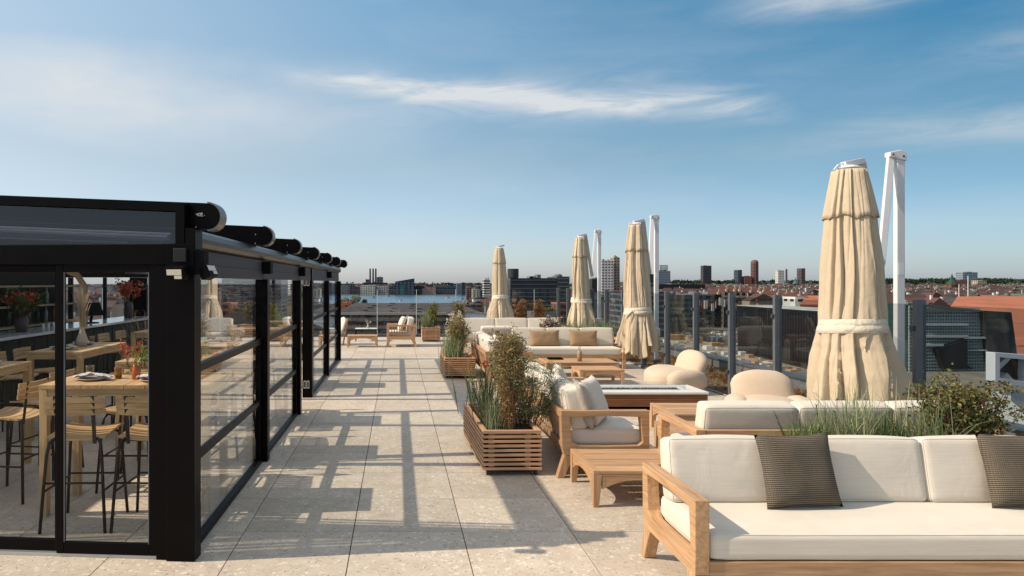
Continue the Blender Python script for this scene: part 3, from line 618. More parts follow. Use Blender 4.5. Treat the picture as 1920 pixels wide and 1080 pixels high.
def make_table(name, label, W, Dp, H, loc, rz=0, nsl=5, cat='coffee table', grp=None, along='x'):
    t = empty(name, loc, rz); tag(t, label, cat, grp); lw = .075
    g = teak
    for sx in (0, 1):
        for sy in (0, 1):
            x0 = 0 if sx == 0 else W-lw; y0 = 0 if sy == 0 else Dp-lw
            c = (x0 if sx == 0 else x0+lw)
            m = MB(); T = [(x0, y0), (x0+lw, y0), (x0+lw, y0+lw), (x0, y0+lw)]
            px_ = x0 if sx == 0 else x0+lw; py_ = y0 if sy == 0 else y0+lw
            B = [(px_+(a-px_)*.62, py_+(b-py_)*.62) for a, b in T]
            m.add([(a, b, 0) for a, b in B]+[(a, b, H-.031) for a, b in T], [(3,2,1,0),(4,5,6,7),(0,1,5,4),(1,2,6,5),(2,3,7,6),(3,0,4,7)])
            m.build('leg', g[2], t, bevel=.004)
    def arch(L_): 
        pts = [(lw+.001, H-.031), (L_-lw-.001, H-.031)]
        pts += [(L_-lw-.001-(L_-2*lw-.002)*k/10, H-.078-.075*(abs(2*k/10-1)**2.4)) for k in range(11)]
        return pts
    for y in (0.006, Dp-.036): MB().prism(arch(W), 'y', y, y+.03).build('apron', g[0], t)
    for x in (0.006, W-.036): MB().prism(arch(Dp), 'x', x, x+.03).build('apron', g[1], t)
    fr = .055
    if along == 'x':
        MB().box(0, fr, 0, Dp, H-.03, H).build('end_board', g[1], t, bevel=.003); MB().box(W-fr, W, 0, Dp, H-.03, H).build('end_board', g[1], t, bevel=.003)
        a = (Dp+.006)/nsl
        for k in range(nsl): MB().box(fr+.003, W-fr-.003, k*a, k*a+a-.015, H-.027, H-.001).build('slat', g[0], t, bevel=.002)
    else:
        MB().box(0, W, 0, fr, H-.03, H).build('end_board', g[0], t, bevel=.003); MB().box(0, W, Dp-fr, Dp, H-.03, H).build('end_board', g[0], t, bevel=.003)
        a = (W+.006)/nsl
        for k in range(nsl): MB().box(k*a, k*a+a-.008, fr+.003, Dp-fr-.003, H-.027, H-.001).build('slat', g[1], t, bevel=.002)
    return t
def make_planter(name, label, x0, x1, y0, y1, H, rz=0, z0=.055, rows=8, casters=True):
    p = empty(name, (x0, y0, 0), rz); tag(p, label, 'planter', 'slatted timber planters'); W, Dp = x1-x0, y1-y0
    MB().box(.03, W-.03, .03, Dp-.03, z0+.02, H-.06).build('liner', blackmat, p)
    MB().box(.035, W-.035, .035, Dp-.035, H-.085, H-.045).build('soil', soil, p)
    a = (H-.03-z0)/rows; fx = sy_ = None
    for k in range(rows):
        z = z0+k*a
        if fx is None:
            fx = MB().box(0, W, 0, .020, 0, a*.58).build('slat', slatw[0], p, bevel=.002, loc=(0, 0, z)).data
            sy_ = MB().box(0, .020, .0215, Dp-.0215, 0, a*.58).build('slat', slatw[1], p, bevel=.002, loc=(0, 0, z)).data
        else: inst('slat', fx, p, .002, (0, 0, z)); inst('slat', sy_, p, .002, (0, 0, z))
        inst('slat', fx, p, .002, (0, Dp-.02, z)); inst('slat', sy_, p, .002, (W-.02, 0, z))
    for x, y in ((W*.72, .0215), (W*.10, .0215), (W*.10, Dp-.0265), (W*.72, Dp-.0265)): MB().box(x, x+.055, y, y+.005, z0, H-.031).build('batten', slatw[2], p)
    fr = .045
    for b in ((0, W, 0, fr), (0, W, Dp-fr, Dp)): MB().box(*b, H-.028, H).build('top_frame', slatw[0], p, bevel=.003)
    for b in ((0, fr, fr+.001, Dp-fr-.001), (W-fr, W, fr+.001, Dp-fr-.001)): MB().box(*b, H-.028, H).build('top_frame', slatw[1], p, bevel=.003)
    if casters:
        for x in (.05, W-.05):
            for y in (.05, Dp-.05): MB().tube([(x-.012, y, .026), (x+.012, y, .026)], .026, 12).box(x-.016, x+.016, y-.012, y+.012, .045, z0+.018).build('caster', simple('caster', (.04, .04, .045), .35, .5) if 'caster' not in bpy.data.materials else bpy.data.materials['caster'], p)
    return p

# ---- bar chair
def make_chair(label):
    c = empty('bar_chair'); tag(c, label, 'bar chair', 'slatted bar chairs under the pergola')
    S = .70
    for sx in (-1, 1):
        MB().tube([(sx*.235, -.235, 0), (sx*.20, -.205, S-.14), (sx*.185, -.19, S-.05), (sx*.155, -.165, S-.02)], .0125, 8).build('leg', chairm, c, smooth=True)
        MB().tube([(sx*.235, .235, 0), (sx*.20, .205, S-.14), (sx*.185, .19, S-.05), (sx*.155, .165, S-.02)], .0125, 8).build('leg', chairm, c, smooth=True)
        MB().bar((sx*.135, -.17, S-.06), (sx*.135, -.215, S+.30), .028, .010, (0, 1, 0)).build('upright', chairm, c, bevel=.002)
        MB().tube([(sx*.213, -.215, .30), (sx*.213, .215, .30)], .009, 6).build('side_bar', chairm, c, smooth=True)
        MB().bar((sx*.14, -.17, S-.03), (sx*.14, .17, S-.03), .022, .012).build('seat_rail', chairm, c)
    for y in (-.213, .213): MB().tube([(-.213, y, .32 if y > 0 else .36), (.213, y, .32 if y > 0 else .36)], .009, 6).build('foot_bar', chairm, c, smooth=True)
    for k in range(6):
        y = -.17+.068*k
        def fn(u, v, y=y, k=k):
            x = (u-.5)*.42; z = S+.018*(2*abs(u-.5))**2*1.2-.012+.012*math.sin((y+.06*v)*9); return (x, y+.058*v, z)
        m = MB().grid(fn, 10, 1); n_ = len(m.v); m.v += [(a, b, zz-.016) for a, b, zz in m.v]
        m.f += [[i+n_ for i in f][::-1] for f in m.f]; m.m += m.m
        for i in range(10): m.f += [[i, i+1, n_+i+1, n_+i], [11+i+1, 11+i, n_+11+i, n_+12+i]]; m.m += [0, 0]
        m.f += [[0, n_, n_+11, 11], [10, 21, n_+21, n_+10]]; m.m += [0, 0]
        m.build('seat_slat', tabw[0], c)
    for k in range(3):
        z = S+.155+.047*k; yb = -.205-.006*k
        m = MB(); pr = []
        for s in (0, 1):
            for i in range(9):
                x = (-.5+i/8)*.44; yy = yb+.035*(2*i/8-1)**2
                pr.append((x, yy-s*.014))
        poly = pr[:9]+pr[9:][::-1]
        m.prism(poly, 'z', z, z+.043).build('back_slat', tabw[0], c, bevel=.003)
    return c
def make_bar_table(label, x0, x1, y0, y1, H=1.03, along='x'):
    t = empty('bar_table', (x0, y0, 0)); tag(t, label, 'bar table', 'timber bar tables under the pergola'); W, Dp = x1-x0, y1-y0; lw = .06
    for x in (0.002, W-lw-.002):
        for y in (0.002, Dp-lw-.002): MB().box(x, x+lw, y, y+lw, 0, H-.031).build('leg', tabw[2], t, bevel=.003)
    for y in (.008, Dp-.033): MB().box(lw+.003, W-lw-.003, y, y+.025, H-.085, H-.031).build('apron', tabw[0], t)
    for x in (.008, W-.033): MB().box(x, x+.025, lw+.003, Dp-lw-.003, H-.085, H-.031).build('apron', tabw[1], t)
    n = 6
    if along == 'x':
        n = max(5, int(W/.15)); a = W/n
        for k in range(n): MB().box(k*a, k*a+a-.005, 0, Dp, H-.03, H).build('board', tabw[1], t, bevel=.002)
    else:
        n = max(5, int(Dp/.15)); a = Dp/n
        for k in range(n): MB().box(0, W, k*a, k*a+a-.005, H-.03, H).build('board', tabw[0], t, bevel=.002)
    return t
def place_setting(x, y, z, rz, where):
    pl = MB().lathe([(.001, 0), (.07, 0), (.115, .012), (.122, .018), (.118, .020), (.07, .006), (.001, .006)], 20).build('plate', simple('clay_plate', (.45, .36, .29), .5) if 'clay_plate' not in bpy.data.materials else bpy.data.materials['clay_plate'], smooth=True, loc=(x, y, z+.001)); tag(pl, 'clay plate under a napkin %s' % where, 'plate')
    rr = random.Random(int(x*100+y*37))
    sx, sy = rr.uniform(0, 9), rr.uniform(0, 9)
    def top_(u, v): 
        a, b = (u-.5)*.30, (v-.5)*.13
        return (a, b+.03*math.sin(u*5+sx), .024+.030*abs(mnoise.noise(Vector((a*14+sx, b*22+sy, 0))))+.018*(1-(2*u-1)**2))
    m = MB().grid(top_, 22, 12); n_ = len(m.v); m.v += [(a, b, max(.0195, c-.008)) for a, b, c in m.v]; m.f += [[i+n_ for i in f][::-1] for f in m.f]; m.m += m.m
    np_ = m.build('napkin', napkin, smooth=True, recalc=False, loc=(x, y, z+.001), rot=(0, 0, rz)); tag(np_, 'crumpled pale napkin on the plate %s' % where, 'napkin')
def tumbler(x, y, z, where):
    g = empty('tumbler', (x, y, z)); tag(g, 'yellow glass tumbler %s' % where, 'glass')
    MB().lathe([(.001, .006), (.026, .006), (.034, .095), (.036, .095), (.029, .0), (.001, .0)], 18).build('glass_body', amber, g, smooth=True)
    MB().lathe([(.001, .008), (.027, .008), (.030, .045), (.001, .045)], 14).build('drink', simple('olive_drink', (.28, .22, .03), .1) if 'olive_drink' not in bpy.data.materials else bpy.data.materials['olive_drink'], g, smooth=True)

# ---- parasol, closed
def make_umbrella(label, cx, cy, ztop, zbot, rbot, pole, seed, poleH=3.34, rmax=.30, elbow=None):
    u = empty('cantilever_parasol', (cx, cy, 0)); tag(u, label, 'parasol', 'closed cantilever parasols along the railing')
    rr = random.Random(seed); H = ztop-zbot; zb = zbot+H*.345         # belt height
    NF = 8; ph = 0
    NP = 13; cuts = sorted((2*math.pi*(i+rr.uniform(-.36, .36))/NP) % (2*math.pi) for i in range(NP))
    PAN = [(rr.uniform(.18, .46), rr.random() < .68, rr.uniform(0, 50), rr.uniform(-1, 1)) for _ in range(NP)]
    FIN = [(rr.uniform(0, 6.283), rr.uniform(.04, .12), rr.uniform(.025, .06), rr.uniform(0, 50), rr.uniform(.1, .9)) for i in range(24)]
    HN = rr.uniform(0, 90)
    k0 = rmax/.325
    def rad(t):
        pts = [(0, rbot*1.04), (.134, rbot*.98), (.21, rbot*.45+.205*k0), (.29, .352*k0), (.345, .316*k0), (.40, .322*k0), (.59, .302*k0), (.816, .243*k0), (1.0, .165*k0)]
        for (a, ra), (b, rb_) in zip(pts, pts[1:]):
            if t <= b: k = (t-a)/(b-a); k = k*k*(3-2*k) if .30 < t < .40 else k; return ra+(rb_-ra)*k
        return pts[-1][1]
    def surf(uu, t, dr=0, zoff=0):
        a = uu*2*math.pi
        cinch = math.exp(-((t-.345)/.05)**2); df = (1-.60*cinch)*(1.25 if t < .25 else 1.0)*(1-.2*max(0, t-.8)/.2)
        aw = (a+.20*mnoise.noise(Vector((t*1.3, seed, 0)))+.13*mnoise.noise(Vector((math.cos(a)*1.5, math.sin(a)*1.5, t*2.6+seed)))*(1.6-t)) % (2*math.pi)
        i = NP-1
        for q in range(NP):
            if cuts[q] <= aw and (q == NP-1 or aw < cuts[q+1]): i = q; break
        lo = cuts[i]; hi_ = cuts[(i+1) % NP]+(2*math.pi if i == NP-1 else 0); f = ((aw-lo) % (2*math.pi))/max(.05, hi_-lo); f = min(1, max(0, f))
        D_, fwd, sd_, hm = PAN[i]; g_ = f if fwd else 1-f
        prof = (g_**.62)*(1-max(0, (g_-.90)/.10)**2)
        D_ *= .8+.7*mnoise.noise(Vector((t*2.0, sd_, 5)))
        red = D_*(1-prof)
        for (th, dp_, w_, s2, tc_) in FIN:
            tt = th+.35*mnoise.noise(Vector((t*1.8, s2, 0))); d_ = abs((a-tt+math.pi) % (2*math.pi)-math.pi)
            if d_ < .3: red += dp_*math.exp(-d_/w_)*math.exp(-((t-tc_)/.32)**2)
        r = rad(t)*(1.06-red*df)*(1+.05*math.sin(2*a+seed))+dr
        ca, sa = math.cos(a), math.sin(a)
        r += rad(t)*(.03*mnoise.noise(Vector((ca*3.1, sa*3.1, t*2.5+seed)))+.018*(1-2*abs(mnoise.noise(Vector((ca*5, sa*5, t*9+seed))))))
        z = zbot+H*t+zoff
        if t < .25:
            k = ((.25-t)/.25)**1.3; z += k*(.20*mnoise.noise(Vector((ca*1.3, sa*1.3, HN)))+.13*hm*H/2.4+.06*(g_-.5))+k*.03
            r *= 1+k*(.22*mnoise.noise(Vector((ca*2.2, sa*2.2, HN+9)))+.08*hm)
        return (r*ca+.07*(1-t)**2, r*sa, z)
    m = MB().grid(lambda a, b: surf(a, b), 340, 90, wrapu=True)
    o = m.build('canopy', canvas, u, smooth=True, recalc=False)
    sm = o.modifiers.new('thickness', 'SOLIDIFY'); sm.thickness = .004
    # inner folded layer hanging below
    MB().grid(lambda a, b: (lambda q: (q[0]*.62, q[1]*.62, q[2]+.06))(surf((a+.07) % 1, b*.3)), 120, 20, wrapu=True).build('inner_fold', canvas, u, smooth=True, recalc=False)
    # vent flap near the top
    vt = .80
    def vf(a, b):
        t = vt+(1-vt)*b; k = (a*NF+.3) % NF; f = k-int(k)
        x, y, z = surf(a, t, .018*(1-b)+.004); return (x, y, z-(1-b)*(.05*mnoise.noise(Vector((a*9, seed, 0)))+.03*(1-abs(math.sin(math.pi*f)))))
    v_ = MB().grid(vf, 300, 10, wrapu=True).build('vent_flap', canvas, u, smooth=True, recalc=False); sm = v_.modifiers.new('thickness', 'SOLIDIFY'); sm.thickness = .004
    # belt, two wraps and loose ends
    for dz, hw in ((0, .048), (-.055*H/2.5, .040)):
        def bf(a, b, dz=dz, hw=hw):
            t = .345+dz/H; aa = a*2*math.pi; r = rad(t)*1.04+.014*math.sin(math.pi*b)+.006*mnoise.noise(Vector((math.cos(aa)*4, math.sin(aa)*4, dz*50+b*3)))
            return (r*math.cos(aa)+.030, r*math.sin(aa), zbot+H*.345+dz+(b-.5)*2*hw+.018*math.sin(aa*1+seed))
        MB().grid(bf, 64, 5, wrapu=True).build('belt', beltm, u, smooth=True, recalc=False)
    ad = R(rr.uniform(200, 300)); rk = rad(.345)+.02
    kx, ky = rk*math.cos(ad), rk*math.sin(ad)
    MB().grid(lambda a, b: (kx-.13*b+.02*math.sin(b*6), ky-.02*b+.012*math.sin(a*5), zb-.02-.20*b**1.4+(a-.5)*.07), 4, 10).build('belt_end', beltm, u, smooth=True, recalc=False)
    # crown parts
    cr_ = MB().lathe([(.001, ztop+.005), (.11, ztop+.0), (.125, ztop+.02), (.05, ztop+.05), (.001, ztop+.05)], 18)
    cr_.build('hub_plate', whitem, u, bevel=.003)
    MB().bar((-.06, .0, ztop+.055), (.17, .05, ztop+.105), .07, .06).build('hub_bracket', whitem, u, bevel=.004)
    MB().tube([(-.16, 0, ztop+.0), (-.13, -.02, ztop+.05), (-.05, 0, ztop+.075)], .008, 6).build('loop', whitem, u)
    hd = MB()
    for k in range(8): a = k*math.pi/4; hd.box(.085*math.cos(a)-.008, .085*math.cos(a)+.008, .085*math.sin(a)-.008, .085*math.sin(a)+.008, ztop-.03, ztop+.004)
    hd.build('rib_head', darkgrey, u)
    px, py = pole[0]-cx, pole[1]-cy
    MB().box(px-.035, px+.06, py-.035, py+.035, .10, poleH).build('mast', whitem, u, bevel=.01)
    MB().box(px-.09, px+.09, py-.08, py+.08, -.02, .10).build('mast_foot', greym, u, bevel=.01)
    MB().box(px-.09, px+.08, py-.065, py+.065, .62, .80).build('crank_housing', whitem, u, bevel=.01)
    MB().tube([(px-.09, py-.07, .71), (px-.17, py-.07, .71), (px-.17, py-.07, .60)], .009, 8).build('crank_handle', darkgrey, u)
    MB().box(px-.02, px+.045, py-.0375, py-.0352, 1.92, 2.06).build('label_plate', simple('label_grey', (.78, .80, .82), .3) if 'label_grey' not in bpy.data.materials else bpy.data.materials['label_grey'], u)
    MB().prism([(px-.125, poleH-.05), (px+.07, poleH-.10), (px+.07, poleH+.005), (px+.0, poleH+.03), (px-.125, poleH+.005)], 'y', py-.05, py+.05).build('mast_head', whitem, u, bevel=.008)
    MB().tube([(px-.09, py-.056, poleH-.025), (px-.09, py+.056, poleH-.025)], .010, 8).tube([(px+.03, py-.056, poleH-.045), (px+.03, py+.056, poleH-.045)], .012, 8).build('pivot', darkgrey, u)
    el = elbow or (px*.62, py*.62, 2.02)
    MB().bar((px-.085, py-.0, poleH-.05), el, .045, .075, (1, 0, 0)).build('strut', whitem, u, bevel=.006)
    MB().bar((.15, .05, ztop+.09), (el[0]+.0, el[1]+.02, el[2]-.03), .05, .09, (1, 0, 0)).build('arm', whitem, u, bevel=.006)
    MB().tube([(0, 0, zbot-.05), (0, 0, ztop)], .028, 10).build('centre_pole', darkgrey, u)
    return u

# ---- rounded lounge chair
def ell(m, c, r, e=2.3, rot=None, n=28, sx=0):
    def fn(u, v):
        a = u*2*math.pi; b = (v-.5)*math.pi
        def sp(x, k): return math.copysign(abs(x)**k, x)
        k = 2/e; sq = 1-.035*math.exp(-(b/.035)**2); p = sq*Vector((r[0]*sp(math.cos(b), k)*sp(math.cos(a), k), r[1]*sp(math.cos(b), k)*sp(math.sin(a), k), r[2]*sp(math.sin(b), k)))
        if rot is not None: p = rot @ p
        p += Vector(c)+Vector((1, 1, 1))*.010*mnoise.noise(Vector((p.x*5, p.y*5, p.z*5+c[0]*7))); return tuple(p)
    m.grid(fn, n, n//2, wrapu=True); return m
def make_blob_chair(label, loc, rz):
    c = empty('lounge_chair', loc, rz); tag(c, label, 'lounge chair', 'rounded cream lounge chairs')
    # faces -Y
    o = ell(MB(), (0, -.02, .215), (.40, .42, .195), 2.6).build('seat', bouclé, c, smooth=True)
    o = ell(MB(), (0, .34, .43), (.385, .15, .27), 2.5, Matrix.Rotation(R(-20), 3, 'X')).build('backrest', bouclé, c, smooth=True)
    for s in (-1, 1): ell(MB(), (s*.36, .06, .22), (.155, .36, .19), 2.4, Matrix.Rotation(R(s*6), 3, 'Z')).build('side_bolster', bouclé, c, smooth=True)
    return c

# ---- plants
def grass_mb(m, cx, cy, z0, n, h, spread, w, rs, rx=.1, ry=.1, droop=.6):
    for k in range(n):
        x, y = cx+rs.gauss(0, rx), cy+rs.gauss(0, ry); a = rs.uniform(0, 6.283); L_ = h*rs.uniform(.55, 1.1); s = spread*rs.uniform(.1, 1)
        dx, dy = math.cos(a), math.sin(a); pts = []
        for i in range(5):
            t = i/4; q = s*L_*(t**1.6); z = L_*(t-droop*s*t*t*t); pts.append((x+dx*q, y+dy*q, z0+z, w*(1-t**1.8)+.0008))
        vs = []
        for (a1, b1, c1, ww) in pts: vs += [(a1-dy*ww/2, b1+dx*ww/2, c1), (a1+dy*ww/2, b1-dx*ww/2, c1)]
        m.add(vs, [(2*i, 2*i+1, 2*i+3, 2*i+2) for i in range(4)])
def grass_plant(name, label, cx, cy, z0, n, h, spread=.5, w=.008, mat=None, seed=1, rx=.06, ry=.06, droop=.6, cat='grass plant'):
    m = MB(); grass_mb(m, 0, 0, 0, n, h, spread, w, random.Random(seed), rx, ry, droop)
    o = m.build(name, mat or G_green, recalc=False, loc=(cx, cy, z0)); return tag(o, label, cat)
def bush_plant(name, label, cx, cy, z0, h, rx, ry, nst, nlf, leafmat, stemmat, seed=1, leaf=.04, lw=.5, bottom=.25, lean=.25, cat='shrub', stem_r=.004, clump=.05, topheavy=1.0):
    rs = random.Random(seed); p = empty(name, (cx, cy, z0)); tag(p, label, cat)
    st = MB(); lf = MB(); tips = []
    for k in range(nst):
        a = rs.uniform(0, 6.283); r0 = rs.random()**.5; bx, by = rx*.35*r0*math.cos(a), ry*.35*r0*math.sin(a)
        H = h*rs.uniform(.6, 1.0); ex, ey = bx+rx*r0*math.cos(a)*rs.uniform(.2, 1)*lean*3, by+ry*r0*math.sin(a)*rs.uniform(.2, 1)*lean*3
        pts = []
        for i in range(6):
            t = i/5; pts.append(Vector((bx+(ex-bx)*t**1.3+rs.gauss(0, .008), by+(ey-by)*t**1.3+rs.gauss(0, .008), H*t)))
        st.tube(pts, [stem_r*(1.2-t/5*.8) for t in range(6)], 4, cap=False)
        for q in range(5):
            t = bottom+(1-bottom)*(rs.random()**(1/topheavy)); i = min(4, int(t*5)); f = t*5-i; b0 = pts[i].lerp(pts[i+1], f)
            aa = rs.uniform(0, 6.283); ln = rs.uniform(.08, .22)*h*.6
            e = b0+Vector((math.cos(aa)*ln*.8, math.sin(aa)*ln*.8, ln*rs.uniform(.1, .8)))
            st.tube([b0, b0.lerp(e, .5)+Vector((0, 0, .01)), e], [stem_r*.6, stem_r*.45, stem_r*.3], 3, cap=False)
            tips.append((b0, e))
    for k in range(nlf):
        b0, e = tips[rs.randrange(len(tips))]; t = rs.random()**.7; c = b0.lerp(e, t)+Vector((rs.gauss(0, clump*.5), rs.gauss(0, clump*.5), rs.gauss(0, clump*.4)))
        d = Vector((rs.gauss(0, 1), rs.gauss(0, 1), rs.gauss(.3, .7))); sd_ = Vector((rs.gauss(0, 1), rs.gauss(0, 1), rs.gauss(0, .5)))
        if d.cross(sd_).length < .05: continue
        sd_ = d.cross(sd_); L_ = leaf*rs.uniform(.6, 1.25); lf.leaf(c, d, sd_, L_, L_*lw)
    st.build('stems', stemmat, p, recalc=False); tag(lf.build('foliage', leafmat, p, recalc=False), kind='stuff')
    return p
def sprig_plant(name, label, cx, cy, z0, h, n, seed, rx=.1, ry=.1, mat=None, cat='conifer'):
    rs = random.Random(seed); p = empty(name, (cx, cy, z0)); tag(p, label, cat); st = MB(); lf = MB()
    for k in range(n):
        a = rs.uniform(0, 6.283); s = rs.uniform(0, .45); H = h*rs.uniform(.55, 1); b0 = Vector((rs.gauss(0, rx), rs.gauss(0, ry), 0)); dv = Vector((math.cos(a)*s, math.sin(a)*s, 1)).normalized()
        e = b0+dv*H; st.tube([b0, b0.lerp(e, .5), e], [.005, .004, .002], 4, cap=False)
        for i in range(int(H*260)):
            t = .2+.8*rs.random(); c = b0.lerp(e, t); aa = rs.uniform(0, 6.283)
            o1 = dv.orthogonal().normalized(); o2 = dv.cross(o1); r_ = o1*math.cos(aa)+o2*math.sin(aa)
            lf.leaf(c, r_+dv*.7, r_.cross(dv), .035*(1.25-t*.7), .005, 0)
    st.build('stems', bark, p, recalc=False); tag(lf.build('needles', mat or G_dark, p, recalc=False), kind='stuff'); return p
# ================================================================ RAILINGS
rl = empty('glass_railing', (5.29, 0, 0)); tag(rl, 'waist-high glass railing with grey steel posts along the outer side of the terrace', 'railing')
rl['label'] = 'tall glass railing with broad grey steel posts beside the sedum strip'
pm_ = None
for k in range(-2, 13):
    y = 7.07+1.32*k
    if pm_ is None:
        po = MB().box(-.055, .045, -.03, .03, -.02, 1.66).build('post', greym, rl, bevel=.004, loc=(0, y, 0)); pm_ = po.data
        cm_ = MB().prism([(-.085, -.022), (-.056, -.022), (-.056, -.0), (-.02, .032), (.02, .032), (.02, .06), (-.05, .06), (-.085, .03)], 'z', .40, .45).build('clamp', darkgrey, rl, loc=(0, y, 0)).data
    else: inst('post', pm_, rl, .004, (0, y, 0)); inst('clamp', cm_, rl, 0, (0, y, 0))
    inst('clamp', cm_, rl, 0, (0, y, .94))
gme = None
for k in range(-3, 12):
    y = 7.07+1.32*k
    if gme is None: gme = MB().box(-.006, .006, .055, 1.265, .06, 1.61).build('pane', railglass, rl, loc=(0, y, 0)).data
    else: inst('pane', gme, rl, 0, (0, y, 0))
br = empty('clear_glass_railing', (0, 23.75, 0)); tag(br, 'frameless clear glass railing across the far end of the terrace', 'railing'); gme = None
edge = simple('glass_edge', (0.55, 0.62, 0.60), 0.2); em = None
for k in range(-8, 4):
    x = .65+1.335*k
    if gme is None:
        gme = MB().box(.012, 1.323, -.006, .006, .04, 1.60).build('pane', backglass, br, loc=(x, 0, 0)).data; em = MB().box(-.011, .011, -.010, .010, .04, 1.60).build('joint_strip', edge, br, loc=(x, 0, 0)).data
    else: inst('pane', gme, br, 0, (x, 0, 0)); inst('joint_strip', em, br, 0, (x, 0, 0))
MB().box(-10, 5.2, -.03, .03, .031, .075).build('shoe_rail', greym, br)

# ================================================================ FURNITURE
make_sofa('outdoor_sofa', 'large teak sofa with white cushions and two ribbed brown pillows, nearest the camera', 2.6, (1.637, 3.84, 0), 0, seed=1)
make_sofa('outdoor_sofa', 'teak sofa seen end-on behind the slatted coffee table, its back to the stone walkway', 2.35, (2.36, 6.53, 0), R(90), seed=2)
make_sofa('outdoor_sofa', 'teak sofa seen end-on beside the farther tall planter, its back to the walkway', 2.45, (2.36, 12.15, 0), R(90), seed=3)
make_sofa('outdoor_sofa', 'teak sofa facing the camera with two plain tan pillows, behind the low tables', 2.4, (2.45, 14.78, 0), 0, seed=4)
make_sofa('outdoor_sofa', 'farthest long white-cushioned sofa, in front of the lone parasol at the back', 2.9, (1.75, 19.0, 0), 0, seed=0)
make_sofa('outdoor_sofa', 'teak sofa seen from behind, directly behind the grass planter', 2.52, (4.95, 6.51, 0), R(180), seed=2)
make_sofa('armchair', 'teak armchair seen from behind in front of the farthest sofa', .97, (2.80, 16.72, 0), R(180), cat='armchair', ncush=1, seed=3)
make_sofa('armchair', 'teak armchair with slatted sides at the far end of the walkway', .90, (-.30, 20.7, 0), R(-90), cat='armchair', ncush=1, seed=1, slatarm=True)
make_table('coffee_table', 'low slatted teak table between the nearest sofa and the long timber planter', .80, .76, .30, (1.595, 5.68, 0), nsl=4)
make_table('coffee_table', 'slatted teak table in front of the fire table', .90, .78, .30, (3.22, 8.12, 0), nsl=5)
make_table('coffee_table', 'slatted teak table partly hidden by the sofa seen from behind', .85, .80, .29, (2.86, 6.98, 0), nsl=5)
make_table('coffee_table', 'wide teak table with a small vase in front of the tan-pillow sofa', 1.40, .80, .30, (2.85, 13.35, 0), nsl=6)
make_table('coffee_table', 'small square teak table just in front of the wide one with the vase', .80, .62, .27, (3.27, 12.5, 0), nsl=4)
make_table('coffee_table', 'teak bench-like table at the far end next to the slatted armchair', .85, .50, .33, (-1.42, 19.75, 0), nsl=4)
st = empty('side_table', (-1.32, 21.7, 0)); tag(st, 'small side table with pale top and thin black legs at the glass railing', 'side table')
MB().box(0, .68, 0, .45, .385, .40).build('top', stonetop, st)
for x in (.01, .65):
    for y in (.01, .42): MB().box(x, x+.02, y, y+.02, 0, .384).build('leg', blackmat, st)
vz = MB().lathe([(.001, 0), (.035, 0), (.045, .04), (.02, .10), (.028, .14), (.001, .14)], 12).build('vase', simple('yellow_vase', (.45, .40, .22), .4), smooth=True, loc=(-.92, 21.9, .401)); tag(vz, 'little pale yellow vase on the black-legged side table', 'vase')
bush_plant('flower_sprig', 'tiny sprig in the vase on the black-legged side table', -.92, 21.9, .52, .14, .09, .09, 5, 60, G_white, bark, 4, .025, .7)
tr = MB().box(-.14, .14, -.10, .10, 0, .012).ring([(-.14, -.10), (.14, -.10), (.14, .10), (-.14, .10)], [(-.13, -.09), (.13, -.09), (.13, .09), (-.13, .09)], 'z', .012, .03).build('tray', blackmat, loc=(3.15, 13.95, .301)); tag(tr, 'small black tray on the wide teak table', 'tray')
vz = MB().lathe([(.001, 0), (.045, 0), (.048, .15), (.04, .17), (.040, .20), (.001, .20)], 14).build('vase', simple('clay_bottle', (.36, .25, .14), .45), smooth=True, loc=(3.55, 13.6, .301)); tag(vz, 'brown bottle vase standing on the wide teak table', 'vase')
grass_plant('dry_grass', 'few thin stems in the brown bottle vase', 3.55, 13.6, .49, 6, .24, .2, .005, G_pale, 4, .01, .01)
# round easy chair at far left
rc = empty('easy_chair', (-1.93, 20.6, 0), R(-70)); tag(rc, 'easy chair with a round white cushion seen past the pergola end', 'easy chair')
ell(MB(), (0, 0, .36), (.36, .36, .09), 2.4).build('seat_cushion', linen, rc, smooth=True)
ell(MB(), (0, .30, .58), (.33, .08, .24), 2.3, Matrix.Rotation(R(-18), 3, 'X')).build('back_cushion', linen, rc, smooth=True)
for x in (-.28, .28):
    MB().bar((x, -.28, 0), (x, -.20, .30), .04, .04).build('leg', slatw[2], rc, bevel=.004); MB().bar((x, .26, 0), (x, .40, .78), .04, .04).build('leg', slatw[2], rc, bevel=.004)
MB().box(-.30, .30, -.24, .30, .25, .285).build('seat_frame', slatw[0], rc)
# fire table
ft = empty('fire_table', (2.65, 10.0, 0)); tag(ft, 'long low gas fire table with a pale stone top and brown slatted sides', 'fire table'); W, Dp = 1.80, .72
MB().box(.08, W-.08, .08, Dp-.08, 0, .06).build('plinth', blackmat, ft)
MB().box(.03, W-.03, .03, Dp-.03, .055, .228).build('core', blackmat, ft)
fm = MB().box(.0, W, 0, .022, 0, .022).build('slat', pitw, ft, bevel=.002, loc=(0, 0, .055)).data; fs_ = MB().box(0, .022, .0225, Dp-.0225, 0, .022).build('slat', pitw, ft, bevel=.002, loc=(0, 0, .055)).data
for k in range(6):
    z = .055+k*.0285
    if k: inst('slat', fm, ft, .002, (0, 0, z)); inst('slat', fs_, ft, .002, (0, 0, z))
    inst('slat', fm, ft, .002, (0, Dp-.022, z)); inst('slat', fs_, ft, .002, (W-.022, 0, z))
MB().ring([(-.01, -.01), (W+.01, -.01), (W+.01, Dp+.01), (-.01, Dp+.01)], [(.25, .25), (W-.25, .25), (W-.25, Dp-.25), (.25, Dp-.25)], 'z', .230, .262).build('stone_top', stonetop, ft, bevel=.003)
MB().box(.25, W-.25, .25, Dp-.25, .228, .240).build('burner_tray', blackmat, ft)
sc = MB(); q = random.Random(2)
